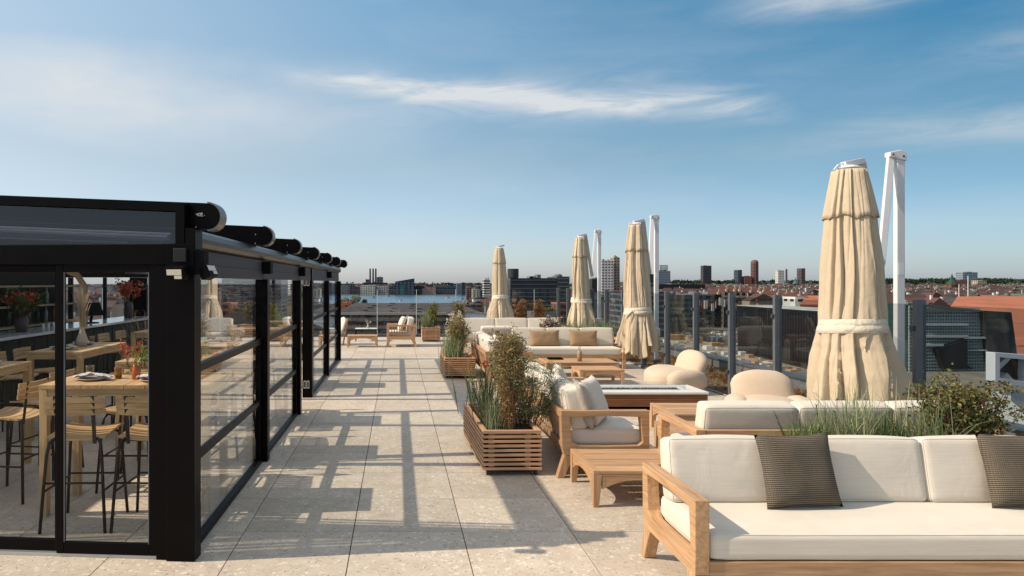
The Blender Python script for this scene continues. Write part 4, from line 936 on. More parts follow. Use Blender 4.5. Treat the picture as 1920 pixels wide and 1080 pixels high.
for k in range(260):
    x, y, s_ = q.uniform(.28, W-.28), q.uniform(.28, Dp-.28), q.uniform(.008, .018); sc.lathe([(.001, 0), (s_, s_*.5), (s_*.6, s_*1.3), (.001, s_*1.5)], 5, (x, y, .241))
tag(sc.build('lava_stones', simple('lava', (.02, .02, .022), .8), ft), kind='stuff')
for b in ((.23, W-.23, .222, .228), (.23, W-.23, Dp-.228, Dp-.222)): MB().box(*b, .263, .345).build('glass_screen', backglass, ft)
for b in ((.222, .228, .229, Dp-.229), (W-.228, W-.222, .229, Dp-.229)): MB().box(*b, .263, .345).build('glass_screen', backglass, ft)
make_blob_chair('rounded cream lounge chair seen from its side behind the fire table', (4.62, 11.75, 0), R(-82))
make_blob_chair('rounded cream lounge chair to the right of the fire table, seen from the front', (4.66, 8.75, 0), R(-14))
# throw pillows
throw_pillow(.475, .45, .15, ribm, (2.49, 4.26, .452), (R(-17), R(-1.5), R(2)), 'ribbed dark brown pillow in the middle of the nearest sofa', 1)
throw_pillow(.475, .45, .15, ribm, (3.88, 4.26, .452), (R(-17), R(-1), R(-4)), 'ribbed dark brown pillow cut by the right edge of the photo', 3)
throw_pillow(.66, .36, .15, tan, (3.22, 15.19, .445), (R(-14), R(-1), 0), 'tan pillow at the inner end of the sofa facing the low tables', 5)
throw_pillow(.62, .36, .15, tan, (4.06, 15.19, .445), (R(-14), R(1), 0), 'tan pillow nearer the parasol on the sofa facing the low tables', 6)
throw_pillow(.50, .46, .17, linen2, (2.02, 6.90, .45), (R(-20), 0, R(62)), 'plump white pillow at the near end of the end-on sofa', 7)
throw_pillow(.46, .44, .14, fabric('taupe_linen', (.42, .38, .33)), (1.86, 6.78, .45), (R(-16), 0, R(84)), 'taupe pillow tucked behind the plump white one', 8)
throw_pillow(.50, .44, .15, linen2, (1.98, 8.1, .45), (R(-18), 0, R(80)), 'white pillow at the far end of the end-on sofa', 9)
throw_pillow(.48, .44, .15, linen2, (2.0, 13.1, .45), (R(-18), 0, R(98)), 'white pillow on the sofa beside the farther tall planter', 10)
throw_pillow(.42, .42, .14, greyp, (.20, 20.45, .45), (R(-18), R(10), R(-86)), 'grey pillow on the slatted armchair at the far end', 11)
throw_pillow(.44, .44, .15, linen2, (.05, 20.15, .45), (R(-20), 0, R(-80)), 'white pillow on the slatted armchair at the far end', 12)

# parasols
make_umbrella('biggest closed sand-coloured parasol, behind the nearest sofa', 4.66, 7.2, 2.99, .57, .415, (5.83, 8.13), 3, rmax=.288, elbow=(.80, .68, 2.04))
make_umbrella('closed parasol at the end of the tan-pillow sofa, second in size', 4.93, 14.4, 3.02, .36, .38, (5.83, 15.75), 8, rmax=.258, elbow=(.58, .85, 2.05))
make_umbrella('closed parasol behind the tan-pillow sofa, third in size', 4.95, 18.9, 3.03, .50, .40, (5.83, 20.2), 12, rmax=.255, elbow=(.56, .85, 2.05))
u4 = make_umbrella('smallest closed parasol without side mast, at the back railing', 3.34, 22.9, 2.95, .55, .40, (3.42, 22.95), 21, rmax=.245)
for k in list(KIDS[u4.name]):
    if k.name.split('.')[0] in ('mast', 'mast_foot', 'crank_housing', 'mast_head', 'pivot', 'strut', 'arm'): KIDS[u4.name].remove(k); bpy.data.objects.remove(k)
MB().lathe([(.001, 0), (.30, 0), (.30, .04), (.04, .06), (.04, .55), (.001, .55)], 20).build('parasol_base', darkgrey, u4)

# ================================================================ PLANTERS AND PLANTS
make_planter('timber_planter', 'near slatted timber planter on casters with tall ocher stalks', .81, 1.37, 6.6, 8.15, .43, R(1.5))
make_planter('timber_planter', 'middle slatted timber planter beside the walkway', .90, 1.49, 13.3, 14.8, .40)
make_planter('timber_planter', 'far small slatted planter beside the slatted armchair', .76, 1.33, 21.6, 22.3, .44)
make_planter('timber_planter', 'slatted planter hidden between the nearest sofa and the one seen from behind', 2.90, 4.50, 4.82, 5.42, .46)
make_planter('timber_planter', 'slatted planter behind the tan-pillow sofa', 3.3, 5.1, 16.1, 16.7, .50)
Z = .37
bush_plant('stalky_bush', 'tall bush of ocher stalks with autumn leaves in the near planter', 1.11, 7.0, Z, 1.0, .155, .30, 100, 9500, G_autumn, G_ocher, 11, .024, .5, bottom=.42, lean=.30, stem_r=.0036, clump=.05, topheavy=1.3)
bush_plant('thin_bamboo', 'dense upright ocher bamboo canes in the near planter', 1.09, 6.86, Z, .80, .12, .12, 90, 1700, G_ocher, G_ocher, 12, .024, .35, bottom=.1, lean=.15, stem_r=.0032, clump=.03)
sprig_plant('small_conifer', 'dark green conifer sprigs hanging over the left side of the near planter', .92, 7.25, Z, .60, 40, 13, .05, .24)
sprig_plant('small_conifer', 'green conifer sprigs at the back of the near planter', .95, 7.8, Z, .62, 28, 14, .07, .18, G_green)
bush_plant('willow_shrub', 'narrow-leaved green shrub leaning over the right side of the near planter', 1.30, 7.05, Z, .68, .34, .32, 44, 4600, G_pale, bark, 15, .042, .18, bottom=.15, lean=.5)
fl_ = bush_plant('orange_flower', 'single orange bloom at the top of the near planter', .935, 7.4, Z+.35, .35, .03, .03, 2, 70, G_red, bark, 16, .022, .9, bottom=.95, lean=.1, cat='flower', clump=.02)
grass_plant('grass_tuft', 'pale grass hanging over the left front of the near planter', .92, 6.85, Z, 80, .5, .6, .006, G_pale, 17, .05, .1)
bush_plant('stalky_bush', 'brownish autumn bush with pale seed heads in the middle planter', 1.20, 13.75, .34, .86, .20, .30, 70, 4200, G_autumn, G_ocher, 21, .034, .5, bottom=.35, lean=.35)
bush_plant('seed_head_shrub', 'bleached seed heads at the back of the middle planter', 1.18, 14.3, .34, .92, .22, .25, 30, 1200, G_white, G_ocher, 22, .036, .7, bottom=.6, lean=.3)
grass_plant('grass_tuft', 'pale green grasses spilling from the middle planter', 1.08, 13.6, .34, 260, .62, .5, .009, G_pale, 23, .10, .12)
bush_plant('leafy_shrub', 'yellow-green upright shrub in the far planter', 1.12, 21.9, .38, .85, .18, .14, 30, 2200, foliage('leaf_yellow', [(.22,.22,.04),(.14,.18,.04),(.30,.24,.06),(.09,.13,.03)]), bark, 24, .05, .5)
grass_plant('grass_tuft', 'grey-green grass fountain in the far planter', .92, 21.85, .38, 280, .62, .75, .010, G_pale, 25, .08, .08)
bush_plant('flowering_shrub', 'small shrub with pale blooms beside the far planter', 1.55, 18.6, .0, .75, .28, .2, 26, 1400, G_white, G_ocher, 26, .045, .6)
# behind the nearest sofa
Z = .42
for i, (x, y, n, h, sp, mt, lb) in enumerate([(3.05, 5.1, 620, .50, .80, G_green, 'low green grass at the left end of the planter behind the nearest sofa'), (3.30, 5.05, 240, .74, .45, G_pale, 'pale upright grass blades in front of the biggest parasol'), (3.62, 5.15, 700, .48, .75, G_green, 'dense dark green grass in the middle of the planter behind the nearest sofa'), (3.80, 5.05, 220, .72, .60, G_pale, 'pale arching grass beside the bronze-leaved shrub')]):
    grass_plant('grass_tuft', lb, x, y, Z, n, h, sp, .008, mt, 30+i, .10, .09)
sprig_plant('small_conifer', 'upright heather sprigs between the grasses behind the nearest sofa', 3.35, 5.2, Z, .52, 22, 35, .22, .08, G_dark)
sprig_plant('small_conifer', 'green heather sprigs in front of the biggest parasol hem', 3.68, 5.1, Z, .46, 26, 36, .20, .08, G_green)
bush_plant('bronze_shrub', 'bushy shrub with small bronze and green leaves behind the nearest sofa', 4.12, 5.15, Z-.05, .74, .25, .22, 80, 12500, G_olive, bark, 37, .032, .62, bottom=.15, lean=.42, clump=.075, stem_r=.005)
# behind the tan-pillow sofa and round the far sofa
grass_plant('grass_tuft', 'blue-green grass behind the tan-pillow sofa below the third parasol', 4.15, 16.4, .45, 330, .62, .55, .012, G_pale, 40, .22, .10)
grass_plant('grass_tuft', 'green grass behind the right end of the tan-pillow sofa', 4.80, 16.4, .45, 260, .58, .5, .012, G_green, 41, .15, .10)
bush_plant('flowering_shrub', 'dark-leaved shrub with white blooms behind the tan-pillow sofa', 3.62, 16.4, .45, .62, .36, .15, 30, 1500, foliage('leaf_bloom', [(.65,.58,.50),(.10,.05,.03),(.55,.42,.34),(.16,.08,.04)]), bark, 42, .05, .6)
for i, (x, lb, mt) in enumerate([(2.1, 'orange-tinted grasses left of the smallest parasol', G_autumn), (3.35, 'yellow grass around the foot of the smallest parasol', G_olive), (4.1, 'rusty shrub right of the smallest parasol', G_sedum), (4.75, 'rusty flowering shrub near the corner of the railing', G_sedum)]):
    make_planter('timber_planter', ['slatted planter at the back railing, first from the walkway', 'slatted planter under the smallest parasol', 'slatted planter right of the smallest parasol', 'slatted planter in the corner of the railing'][i], x-.3, x+.3, 23.05, 23.55, .45, rows=6)
    bush_plant('railing_shrub', lb, x, 23.3, .40, .85, .26, .18, 26, 1200, mt, bark, 50+i, .06, .5)

# ================================================================ UNDER THE PERGOLA
make_bar_table('timber bar table nearest the corner post, laid with glasses and an orange vase', -2.80, -1.47, 5.45, 6.07)
make_bar_table('second timber bar table along the glass side', -2.86, -1.47, 7.07, 7.70)
make_bar_table('third timber bar table along the glass side', -2.86, -1.47, 8.85, 9.45)
make_bar_table('timber bar table just beyond the open side of the pergola', -2.86, -1.47, 12.0, 12.6)
make_bar_table('last timber bar table at the far corner of the pergola', -2.86, -1.47, 14.2, 14.8)
make_bar_table('long timber bar table with a pampas vase parallel to the counter', -4.28, -3.64, 8.05, 9.40, along='y')
make_bar_table('long timber bar table cut by the left edge of the photo', -4.36, -3.73, 5.80, 7.13, along='y')
make_bar_table('long timber bar table farthest along the counter', -4.28, -3.64, 11.2, 12.6, along='y')
ch = make_chair('bar chair in front of the nearest table, half hidden by the door frame')
ch.location = (-2.38, 5.33, 0); ch.rotation_euler = (0, 0, R(2))
CH = [(-1.85, 5.33, -2, 'bar chair in front of the nearest table, next to the corner post'),
 (-2.38, 6.30, 180, 'bar chair on the far side of the nearest table, away from the glass'), (-1.86, 6.32, 178, 'bar chair on the far side of the nearest table, by the side glass'),
 (-2.42, 6.93, 1, 'bar chair on the near side of the second table, away from the glass'), (-1.88, 6.93, -3, 'bar chair on the near side of the second table, by the side glass'),
 (-2.42, 7.96, 180, 'bar chair on the far side of the second table, away from the glass'), (-1.88, 7.95, 184, 'bar chair on the far side of the second table, by the side glass'),
 (-2.42, 8.68, 0, 'bar chair on the near side of the third table, away from the glass'), (-1.88, 8.70, 3, 'bar chair on the near side of the third table, by the side glass'),
 (-2.42, 9.72, 180, 'bar chair on the far side of the third table, away from the glass'), (-1.88, 9.72, 180, 'bar chair on the far side of the third table, by the side glass'),
 (-2.15, 11.85, 0, 'bar chair in front of the table beyond the open side'), (-2.15, 12.8, 180, 'bar chair behind the table beyond the open side'), (-2.15, 14.05, 0, 'bar chair in front of the last table'),
 (-3.30, 6.02, 84, 'bar chair beside the table at the left photo edge, nearer the camera'), (-3.38, 6.72, 82, 'bar chair beside the table at the left photo edge, farther from the camera'),
 (-4.75, 6.2, -90, 'bar chair between the counter and the left-edge table, near one'), (-4.75, 6.85, -92, 'bar chair between the counter and the left-edge table, far one'),
 (-3.33, 8.42, 86, 'bar chair beside the pampas vase table on the glass side, nearer'), (-3.35, 9.08, 84, 'bar chair beside the pampas vase table on the glass side, farther'),
 (-4.62, 8.35, -90, 'bar chair between counter and pampas vase table, nearest of its row'), (-4.62, 8.95, -88, 'bar chair between counter and pampas vase table, second of its row'),
 (-4.65, 11.5, -90, 'bar chair at the farthest long table, counter side near'), (-4.65, 12.2, -90, 'bar chair at the farthest long table, counter side far'), (-3.32, 11.8, 88, 'bar chair at the farthest long table, glass side')]
for x, y, rz, lb in CH:
    c = copy_tree(ch); c.location = (x, y, 0); c.rotation_euler = (0, 0, R(rz)); c['label'] = lb
H = 1.03
place_setting(-2.50, 5.74, H, .15, 'on the nearest table, left of the orange vase'); place_setting(-1.97, 5.68, H, -.2, 'on the nearest table, by the corner post')
place_setting(-4.0, 8.35, H, .4, 'at the near end of the pampas vase table'); place_setting(-4.05, 9.0, H, -.3, 'at the far end of the pampas vase table'); place_setting(-4.0, 6.75, H, .6, 'on the table at the left photo edge')
place_setting(-2.4, 7.35, H, .3, 'on the second table'); place_setting(-2.4, 9.15, H, .1, 'on the third table')
tumbler(-2.62, 5.95, H, 'at the back left of the nearest table'); tumbler(-2.33, 5.83, H, 'beside the orange vase'); tumbler(-2.00, 5.92, H, 'next to the corner post on the nearest table')
tumbler(-4.05, 9.25, H, 'at the far end of the pampas vase table'); tumbler(-2.1, 7.4, H, 'on the second table')
vo = MB().lathe([(.001, 0), (.034, 0), (.036, .085), (.026, .105), (.028, .12), (.001, .12)], 16).build('orange_vase', orangeg, smooth=True, loc=(-2.17, 5.80, H+.001)); tag(vo, 'small orange glass vase on the nearest table', 'vase')
bush_plant('red_flowers', 'drooping red flowers in the orange vase', -2.22, 5.82, H+.09, .24, .10, .06, 9, 420, G_red, bark, 61, .018, .5, bottom=.4, lean=.5, stem_r=.002, clump=.02, cat='flowers')
bush_plant('leaf_sprig', 'bright green leaves in the orange vase', -2.10, 5.80, H+.09, .17, .09, .06, 7, 60, foliage('leaf_bright', [(.25,.33,.08),(.33,.38,.12),(.18,.26,.06)]), bark, 62, .05, .5, bottom=.3, lean=.5, stem_r=.002, cat='leaves')
pv = MB().lathe([(.001, 0), (.05, 0), (.07, .08), (.03, .2), (.035, .24), (.001, .24)], 16).build('pampas_vase', simple('sand_vase', (.55, .46, .36), .6), smooth=True, loc=(-3.95, 8.75, H+.001)); tag(pv, 'sand-coloured vase with pampas on the long table', 'vase')
grass_plant('pampas_grass', 'pale pampas plumes in the sand-coloured vase', -3.95, 8.75, H+.22, 150, .55, .25, .012, G_pampas, 63, .015, .015)
dv = MB().lathe([(.001, 0), (.10, 0), (.13, .3), (.07, .6), (.08, .68), (.001, .68)], 16).build('floor_vase', simple('dark_vase', (.05, .035, .03), .4), smooth=True, loc=(-3.55, 10.1, 0)); tag(dv, 'tall dark floor vase behind the pampas vase table', 'vase')
bush_plant('dry_branches', 'bare dry branches in the tall dark floor vase', -3.55, 10.1, .6, .85, .35, .3, 22, 120, G_ocher, G_ocher, 64, .03, .2, bottom=.3, lean=.5, stem_r=.003, cat='branches')
for i, (x, y, h, s_, lb, lv) in enumerate([(-5.55, 14.4, 1.1, 1.0, 'big bouquet of pink and orange flowers at the far end of the bar', 'tall dark vase at the far end of the bar'), (-5.55, 10.3, 1.1, .75, 'red flower bouquet on the near part of the bar', 'glass vase on the near part of the bar')]):
    v = MB().lathe([(.001, 0), (.08, 0), (.10, .2*s_), (.08, .33*s_), (.001, .33*s_)], 16).build('bar_vase', simple('bar_vase_%s' % ('a', 'b')[i], (.07, .045, .04), .3), smooth=True, loc=(x, y, h+.001)); tag(v, lv, 'vase')
    p = bush_plant('bouquet', lb, x, y, h+.3*s_, .5*s_, .26*s_, .26*s_, 24, 700, G_red, bark, 70+i, .05, .85, bottom=.5, lean=.45, cat='bouquet')
    tag(MB().add([(0,0,0)], []).build('x', bark), kind='stuff') if False else None
    b2 = bush_plant('x', 'x', 0, 0, 0, .42*s_, .26*s_, .26*s_, 14, 600, G_dark, bark, 80+i, .06, .5, bottom=.3, lean=.5)
    for k in list(KIDS[b2.name]):
        k.name = 'greenery' if k.name.startswith('foliage') else 'stems'; k.parent = p; k.location = (0, 0, 0)
    bpy.data.objects.remove(b2)
pos = empty('order_screen', (-5.5, 12.6, 1.101), R(60)); tag(pos, 'black tilted touch screen standing on the bar', 'screen')
MB().bar((0, .06, .0), (0, .0, .22), .05, .02).box(-.10, .10, -.05, .12, 0, .015).build('stand', blackmat, pos); MB().box(-.19, .19, -.012, .012, -.13, .13).xf(Matrix.Translation((0, 0, .25)) @ Matrix.Rotation(R(-30), 4, 'X')).build('display', blackmat, pos, bevel=.005)
for k in range(3):
    s = MB().lathe([(.001, 0), (.018, 0), (.018, .09), (.010, .11), (.001, .11)], 10).build('salt_shaker', whitec, smooth=True, loc=(-5.35, 10.55+.16*k, 1.101)); tag(s, ['white shaker on the bar, nearest of three in a row', 'white shaker on the bar, middle of three in a row', 'white shaker on the bar, farthest of three in a row'][k], 'shaker')
pl_ = P(257, 507, 13.5); pn = empty('pendant_lamp', pl_); tag(pn, 'grey dome pendant lamp above the end of the bar', 'lamp')
MB().lathe([(.22, -.07), (.20, -.02), (.10, .06), (.03, .08), (.001, .08)], 20).build('lamp_shade', greym, pn, smooth=True); MB().tube([(0, 0, .08), (0, 0, 2.5-pl_.z)], .006, 6).build('cord', blackmat, pn)
# ================================================================ THE CITY
GZ = -32.0
def ground_mat():
    m, t, b = new_mat('city_ground'); b.inputs['Roughness'].default_value = .9
    g = t.nodes.new('ShaderNodeNewGeometry'); n = t.nodes.new('ShaderNodeTexNoise'); n.inputs['Scale'].default_value = .012; n.inputs['Detail'].default_value = 8; n.inputs['Roughness'].default_value = .65
    t.links.new(g.outputs['Position'], n.inputs['Vector']); rp = t.nodes.new('ShaderNodeValToRGB'); cr = rp.color_ramp
    cr.elements[0].position = .38; cr.elements[0].color = (.035, .045, .025, 1); cr.elements[1].position = .62; cr.elements[1].color = (.17, .15, .12, 1)
    e = cr.elements.new(.5); e.color = (.075, .07, .06, 1); t.links.new(n.outputs['Fac'], rp.inputs[0]); t.links.new(rp.outputs[0], b.inputs['Base Color']); return m
MB().add([(-9000, -3000, GZ), (12000, -3000, GZ), (12000, 14000, GZ), (-9000, 14000, GZ)], [(0, 1, 2, 3)]).build('city_ground', ground_mat(), recalc=False)['kind'] = 'structure'
def water_mat():
    m, t, b = new_mat('harbour_water'); b.inputs['Base Color'].default_value = (.045, .11, .17, 1); b.inputs['Roughness'].default_value = .22
    g = t.nodes.new('ShaderNodeNewGeometry'); n = t.nodes.new('ShaderNodeTexNoise'); n.inputs['Scale'].default_value = .06; n.inputs['Detail'].default_value = 4
    t.links.new(g.outputs['Position'], n.inputs['Vector']); bp = t.nodes.new('ShaderNodeBump'); bp.inputs['Strength'].default_value = .5; bp.inputs['Distance'].default_value = 4; t.links.new(n.outputs['Fac'], bp.inputs['Height']); t.links.new(bp.outputs[0], b.inputs['Normal']); return m
def poly(name, pts, z, mat, kind='structure'):
    o = MB().add([(x, y, z) for x, y in pts], [tuple(range(len(pts)))]).build(name, mat, recalc=False)
    if o.data.polygons[0].normal.z < 0: o.data.flip_normals()
    o['kind'] = kind; return o
poly('harbour_water', [(-2500, 1120), (-60, 1120), (60, 1010), (130, 960), (230, 1300), (240, 1900), (-2500, 1925)], GZ+.2, water_mat())
gravel = simple('gravel_yard', (.30, .26, .20), .95, 0, .2, .5, 0, 1, .05, coords='Object')
poly('gravel_yard', [(62, 250), (158, 215), (200, 640), (95, 640)], GZ+.1, gravel)
poly('city_road', [(45, 200), (60, 200), (90, 900), (60, 900)], GZ+.15, simple('asphalt', (.05, .05, .055), .85, 0, .3, .2, 0, 1, .1))
poly('rail_bed', [(-120, 150), (44, 150), (58, 700), (-120, 900)], GZ+.12, simple('rail_ballast', (.075, .06, .05), .95, 0, .2, .4, 0, 1, .08))
rm = MB()
for k in range(26):
    x = -115+k*6; rm.box(x, x+.35, 160, 690, GZ+.13, GZ+.35).box(x+1.8, x+2.15, 160, 690, GZ+.13, GZ+.35)
tag(rm.build('railway_tracks', simple('rail_steel', (.22, .17, .14), .5, .4)), 'many parallel railway tracks on the dark ballast below the terrace', 'railway tracks', kind='stuff')

C_ = {}
def cm(name, col, rough=.75, var=.12, vs_=.05, **k):
    if name not in C_: C_[name] = simple('city_'+name, col, rough, 0, .3, var, 0, 1, vs_, **k)
    return C_[name]
wdark = cm('window', (.02, .028, .04), .2, .3); wpale = cm('balcony', (.55, .53, .50), .6); wteal = cm('teal_glass', (.03, .12, .13), .2)
def bld(name, label, x0, x1, yt, d, dep, mat, cat='building', fl=3.4, cw=3.0, wmat=None, band=False, ztop=None, roof=None, slant=0, wf=.55, base=GZ, grp=None, side=True):
    X0, X1 = (x0-745)/1309*d, (x1-745)/1309*d; H = EYE-(yt-530)/1309*d
    b = empty(name, (X0, d, base)); tag(b, label, cat, grp); W = X1-X0; h = H-base
    m = MB()
    if slant: 
        h2 = h+slant; m.prism([(0, 0), (W, 0), (W, h2), (0, h)], 'y', 0, dep)
    else: m.box(0, W, 0, dep, 0, h)
    m.build('walls', mat, b)
    nf = max(1, int(h/fl)); w = MB(); nc = max(1, int(W/cw)); a = W/nc; ns = max(1, int(dep/cw)); s_ = dep/ns; vis = max(0, nf-int((H-base-abs(H-base))*0)); o = .12
    for f in range(nf):
        z0 = h-(f+1)*fl+fl*(1-wf)*.5
        if z0 < .5: break
        z1 = z0+fl*wf
        if H-f*fl < -28: break
        if band:
            w.box(.4, W-.4, -o, -.001, z0, z1)
            if side: (w.box(-o, -.001, .4, dep-.4, z0, z1) if X0 > 0 else w.box(W+.001, W+o, .4, dep-.4, z0, z1))
        else:
            for c in range(nc): w.box(a*(c+.24), a*(c+.76), -o, -.001, z0, z1)
            if side:
                for c in range(ns): (w.box(-o, -.001, s_*(c+.24), s_*(c+.76), z0, z1) if X0 > 0 else w.box(W+.001, W+o, s_*(c+.24), s_*(c+.76), z0, z1))
    if w.v: tag(w.build('windows', wmat or wdark, b), kind='stuff')
    rr = random.Random(int(x0*7+yt)); r = MB()
    if roof is None and W > 6 and not slant:
        for k in range(3):
            q0 = rr.uniform(.08, .75)*W; r.box(q0, q0+rr.uniform(.06, .16)*W, dep*.2, dep*.6, h+.01, h+rr.uniform(1, 3))
        r.build('roof_plant', cm('plant', (.16, .16, .17)), b)
    elif roof:
        m2 = MB().prism([(-.5, h+.01), (dep+.5, h+.01), (dep*.62, h+roof), (dep*.38, h+roof)], 'x', -.5, W+.5); m2.build('roof', cm('redtile', (.115, .05, .04)), b); dq = MB()
        for k in range(int(W/5)): x = 2+k*5+(k*13 % 5)*.5; dq.box(x, x+1.3, -.7, 1.2, h-.2, h+roof*.55).box(x+1.9, x+2.5, 2, 2.6, h, h+roof+1.2)
        tag(dq.build('dormers', cm('dormer', (.40, .34, .28)), b), kind='stuff')
    return b
navy = cm('navy', (.028, .035, .055), .45); dk = cm('dark', (.035, .038, .045), .5); brick = cm('brick', (.19, .07, .045)); cream = cm('cream', (.50, .42, .30)); white = cm('white', (.62, .60, .57)); greyb = cm('grey', (.17, .18, .20)); beige = cm('beige', (.36, .27, .20)); brown = cm('brown', (.085, .05, .045)); rose = cm('rose', (.36, .24, .19)); bluegrey = cm('bluegrey', (.10, .14, .19), .4)
# --- across the harbour
for i, (x, lb) in enumerate([(694, 'power station chimney, nearest the red boiler house'), (699.6, 'middle one of three power station chimneys'), (704.6, 'power station chimney beside the grey tower')]):
    q = P(x, 530, 2400); c = MB().lathe([(3.1, GZ), (3.0, 10), (2.6, EYE+(530-503.5)/1309*2400), (.01, EYE+(530-503.5)/1309*2400)], 14).build('chimney', navy, smooth=False, loc=(q.x, 2400, 0)); tag(c, lb, 'chimney', 'power station chimneys')
bld('boiler_house', 'red block at the foot of the three chimneys', 685.5, 692.5, 524, 2420, 30, brick, cw=9, fl=8)
bld('power_station_tower', 'grey tower block right of the three chimneys', 706.5, 718, 519.5, 2420, 30, greyb, cw=8, fl=8)
bld('power_station_hall', 'long dark hall under the three chimneys', 681, 727, 530, 2380, 20, dk, cw=9, fl=8)
bld('lattice_apartment_block', 'rounded white apartment block with rows of balconies at the water', 676, 703, 535, 1960, 60, cm('latticewhite', (.62, .58, .50)), fl=5.2, cw=6.5, wf=.5)
bld('lattice_apartment_block', 'white apartment block next to the rounded one, slightly lower', 705, 728, 536.5, 1985, 60, cm('latticewhite2', (.50, .47, .43)), fl=5.2, cw=6.5, wf=.5)
bld('slanted_office', 'dark office with a slanted roof and a teal glass panel by the water', 741, 777, 528, 1940, 60, navy, fl=7, cw=9, slant=9, wmat=bluegrey)
q = P(750, 553, 1938.5); MB().box(0, 10.5, 0, .6, .5, 28).build('teal_glass_wall', wteal, loc=(q.x, 1938, GZ))['label'] = 'teal glass wall on the slanted office'; bpy.data.objects['teal_glass_wall']['category'] = 'glass wall'
L_city = [(640, 655, 536, 2000, greyb, 'grey'), (648, 664, 533, 2050, navy, 'navy'), (662, 677, 538, 1980, dk, 'dark'), (729, 742, 537, 1970, navy, 'low navy'), (777, 795, 536, 1990, dk, 'dark low'), (792, 817, 541, 1960, rose, 'pale flat'), (801, 812, 534, 2100, brown, 'brown'), (816, 856, 537, 1985, navy, 'wide navy'), (833, 850, 530.5, 2150, dk, 'tall dark'), (857, 872, 533, 1950, bluegrey, 'blue-grey'), (866, 872, 530, 1900, dk, 'narrow dark')]
for i, (a, b, y, d, m, w) in enumerate(L_city):
    bld('harbour_block', '%s waterfront block %s' % (w, ['at the pergola end', 'beside the pergola end', 'left of the rounded white one', 'between white block and slanted office', 'right of the slanted office', 'with cream front on the quay', 'behind the pale flat one', 'on the quay, long front', 'rising behind the wide navy one', 'near the brick pair', 'left of the brick pair'][i]), a, b, y, d, 30, m, fl=6, cw=7, wf=.4, wmat=[wdark, bluegrey][i % 2])
bld('brick_tower', 'slim red-brick tower on the quay', 875, 885, 539.5, 1250, 16, brick, cw=4)
bld('brick_tower', 'beige tower next to the slim red-brick one', 886, 899, 542, 1200, 16, cream, cw=4)
bld('dark_block', 'dark block behind the brick pair', 895, 909, 537, 1500, 30, dk, cw=5)
bld('balcony_tower', 'white striped apartment tower left of the smallest parasol', 907, 919, 524.5, 900, 14, white, band=True, fl=3.2, wf=.55)
bld('balcony_tower', 'striped apartment slab right behind the smallest parasol', 946, 957, 524, 880, 20, greyb, band=True, wmat=wpale, fl=3.2)
# --- middle
rt = empty('round_tower', (P(962, 530, 2300).x, 2300, GZ)); tag(rt, 'dark round tower above the dark glass hotel', 'tower'); MB().lathe([(17, 0), (17, 50+1.83+0), (18.5, 51), (18.5, 32+1.83+26*2300/1309/1.0-0), (.01, 32+1.83+26*2300/1309)], 20).build('shaft', dk, rt)
bld('glass_hotel', 'wide dark glass hotel with thin horizontal bands', 957, 1045, 521.5, 560, 30, cm('hotelglass', (.018, .02, .026), .25), band=True, wmat=cm('hotelband', (.06, .07, .085), .4), fl=3.3, wf=.28)
bld('glass_office', 'dark green-grey glass office right of the wide hotel', 1045, 1068, 518.5, 600, 40, cm('gg', (.03, .045, .05), .3), band=True, wmat=cm('ggb', (.12, .14, .15)), fl=3.4, wf=.3)
bld('white_tower', 'white tower with a grid of small windows between two parasols', 1128, 1150.5, 488, 900, 14, cm('towerwhite', (.66, .60, .56)), fl=3.6, cw=3.4, wf=.42)
bld('tan_tower', 'tan flank tower joined to the white grid tower', 1151, 1162, 482.5, 912, 16, beige, fl=3.6, cw=3.4, wf=.42)
bld('low_dark_block', 'low dark block between the parasol masts', 1110, 1127, 523, 1000, 30, dk)
bld('dark_block', 'dark block beside the thin mast right of the second parasol', 1214, 1227, 514, 1300, 20, navy, cw=4)
bld('crowned_tower', 'blue-grey round-cornered tower with a lattice crown', 1235, 1257, 508, 1500, 25, bluegrey, band=True, wmat=cm('ctb', (.25, .28, .30)), fl=3.6, wf=.4)
q = P(1238, 530, 1505); cw_ = MB()
for k in range(7):
    for zz in (0, 1): cw_.box(k*2.6, k*2.6+.9, 0, .9, 0, 12.5)
for z in (0, 4, 8, 12): cw_.box(0, 16.5, 0, .9, z, z+.8).box(0, 16.5, 10, 10.9, z, z+.8)
tw_ = bpy.data.objects['crowned_tower']; MB_o = cw_.build('lattice_crown', greyb, tw_, loc=(q.x-tw_.location.x, 5, EYE+22*1500/1309-GZ)); tag(MB_o, kind='stuff')
def tower(label, x0, x1, yt, d, mat, n=8, cat='tower', domed=False, name='apartment_tower'):
    q0, q1 = P(x0, yt, d), P(x1, yt, d); r = (q1.x-q0.x)/2; h = q0.z-GZ; t = empty(name, (q0.x+r, d+r, GZ)); tag(t, label, cat)
    pr = [(r, 0), (r, h-(r*.7 if domed else 0))]+([(r*.85, h-r*.3), (r*.5, h-r*.05)] if domed else [])+[(.01, h)]
    MB().lathe(pr, n).xf(Matrix.Rotation(R(22.5), 4, 'Z')).build('shaft', mat, t)
    w = MB(); nf = int(h/7)
    for f in range(nf):
        z = h-r*(.9 if domed else .1)-(f+1)*7
        if z < 3: break
        w.lathe([(r*1.004, z), (r*1.008, z+.01), (r*1.008, z+2.6), (r*1.004, z+2.61)], n)
    tag(w.xf(Matrix.Rotation(R(22.5), 4, 'Z')).build('windows', wdark, t), kind='stuff'); return t
bld('slab_tower', 'dark rectangular tower standing alone on the skyline', 1318.5, 1334, 498, 3400, 30, cm('slabtower', (.06, .052, .06), .5), fl=8, cw=5, wf=.4, roof=None)
tower('dark blue-grey faceted tower left of the tallest brick one', 1380, 1394, 506, 3300, cm('t1', (.07, .085, .11)))
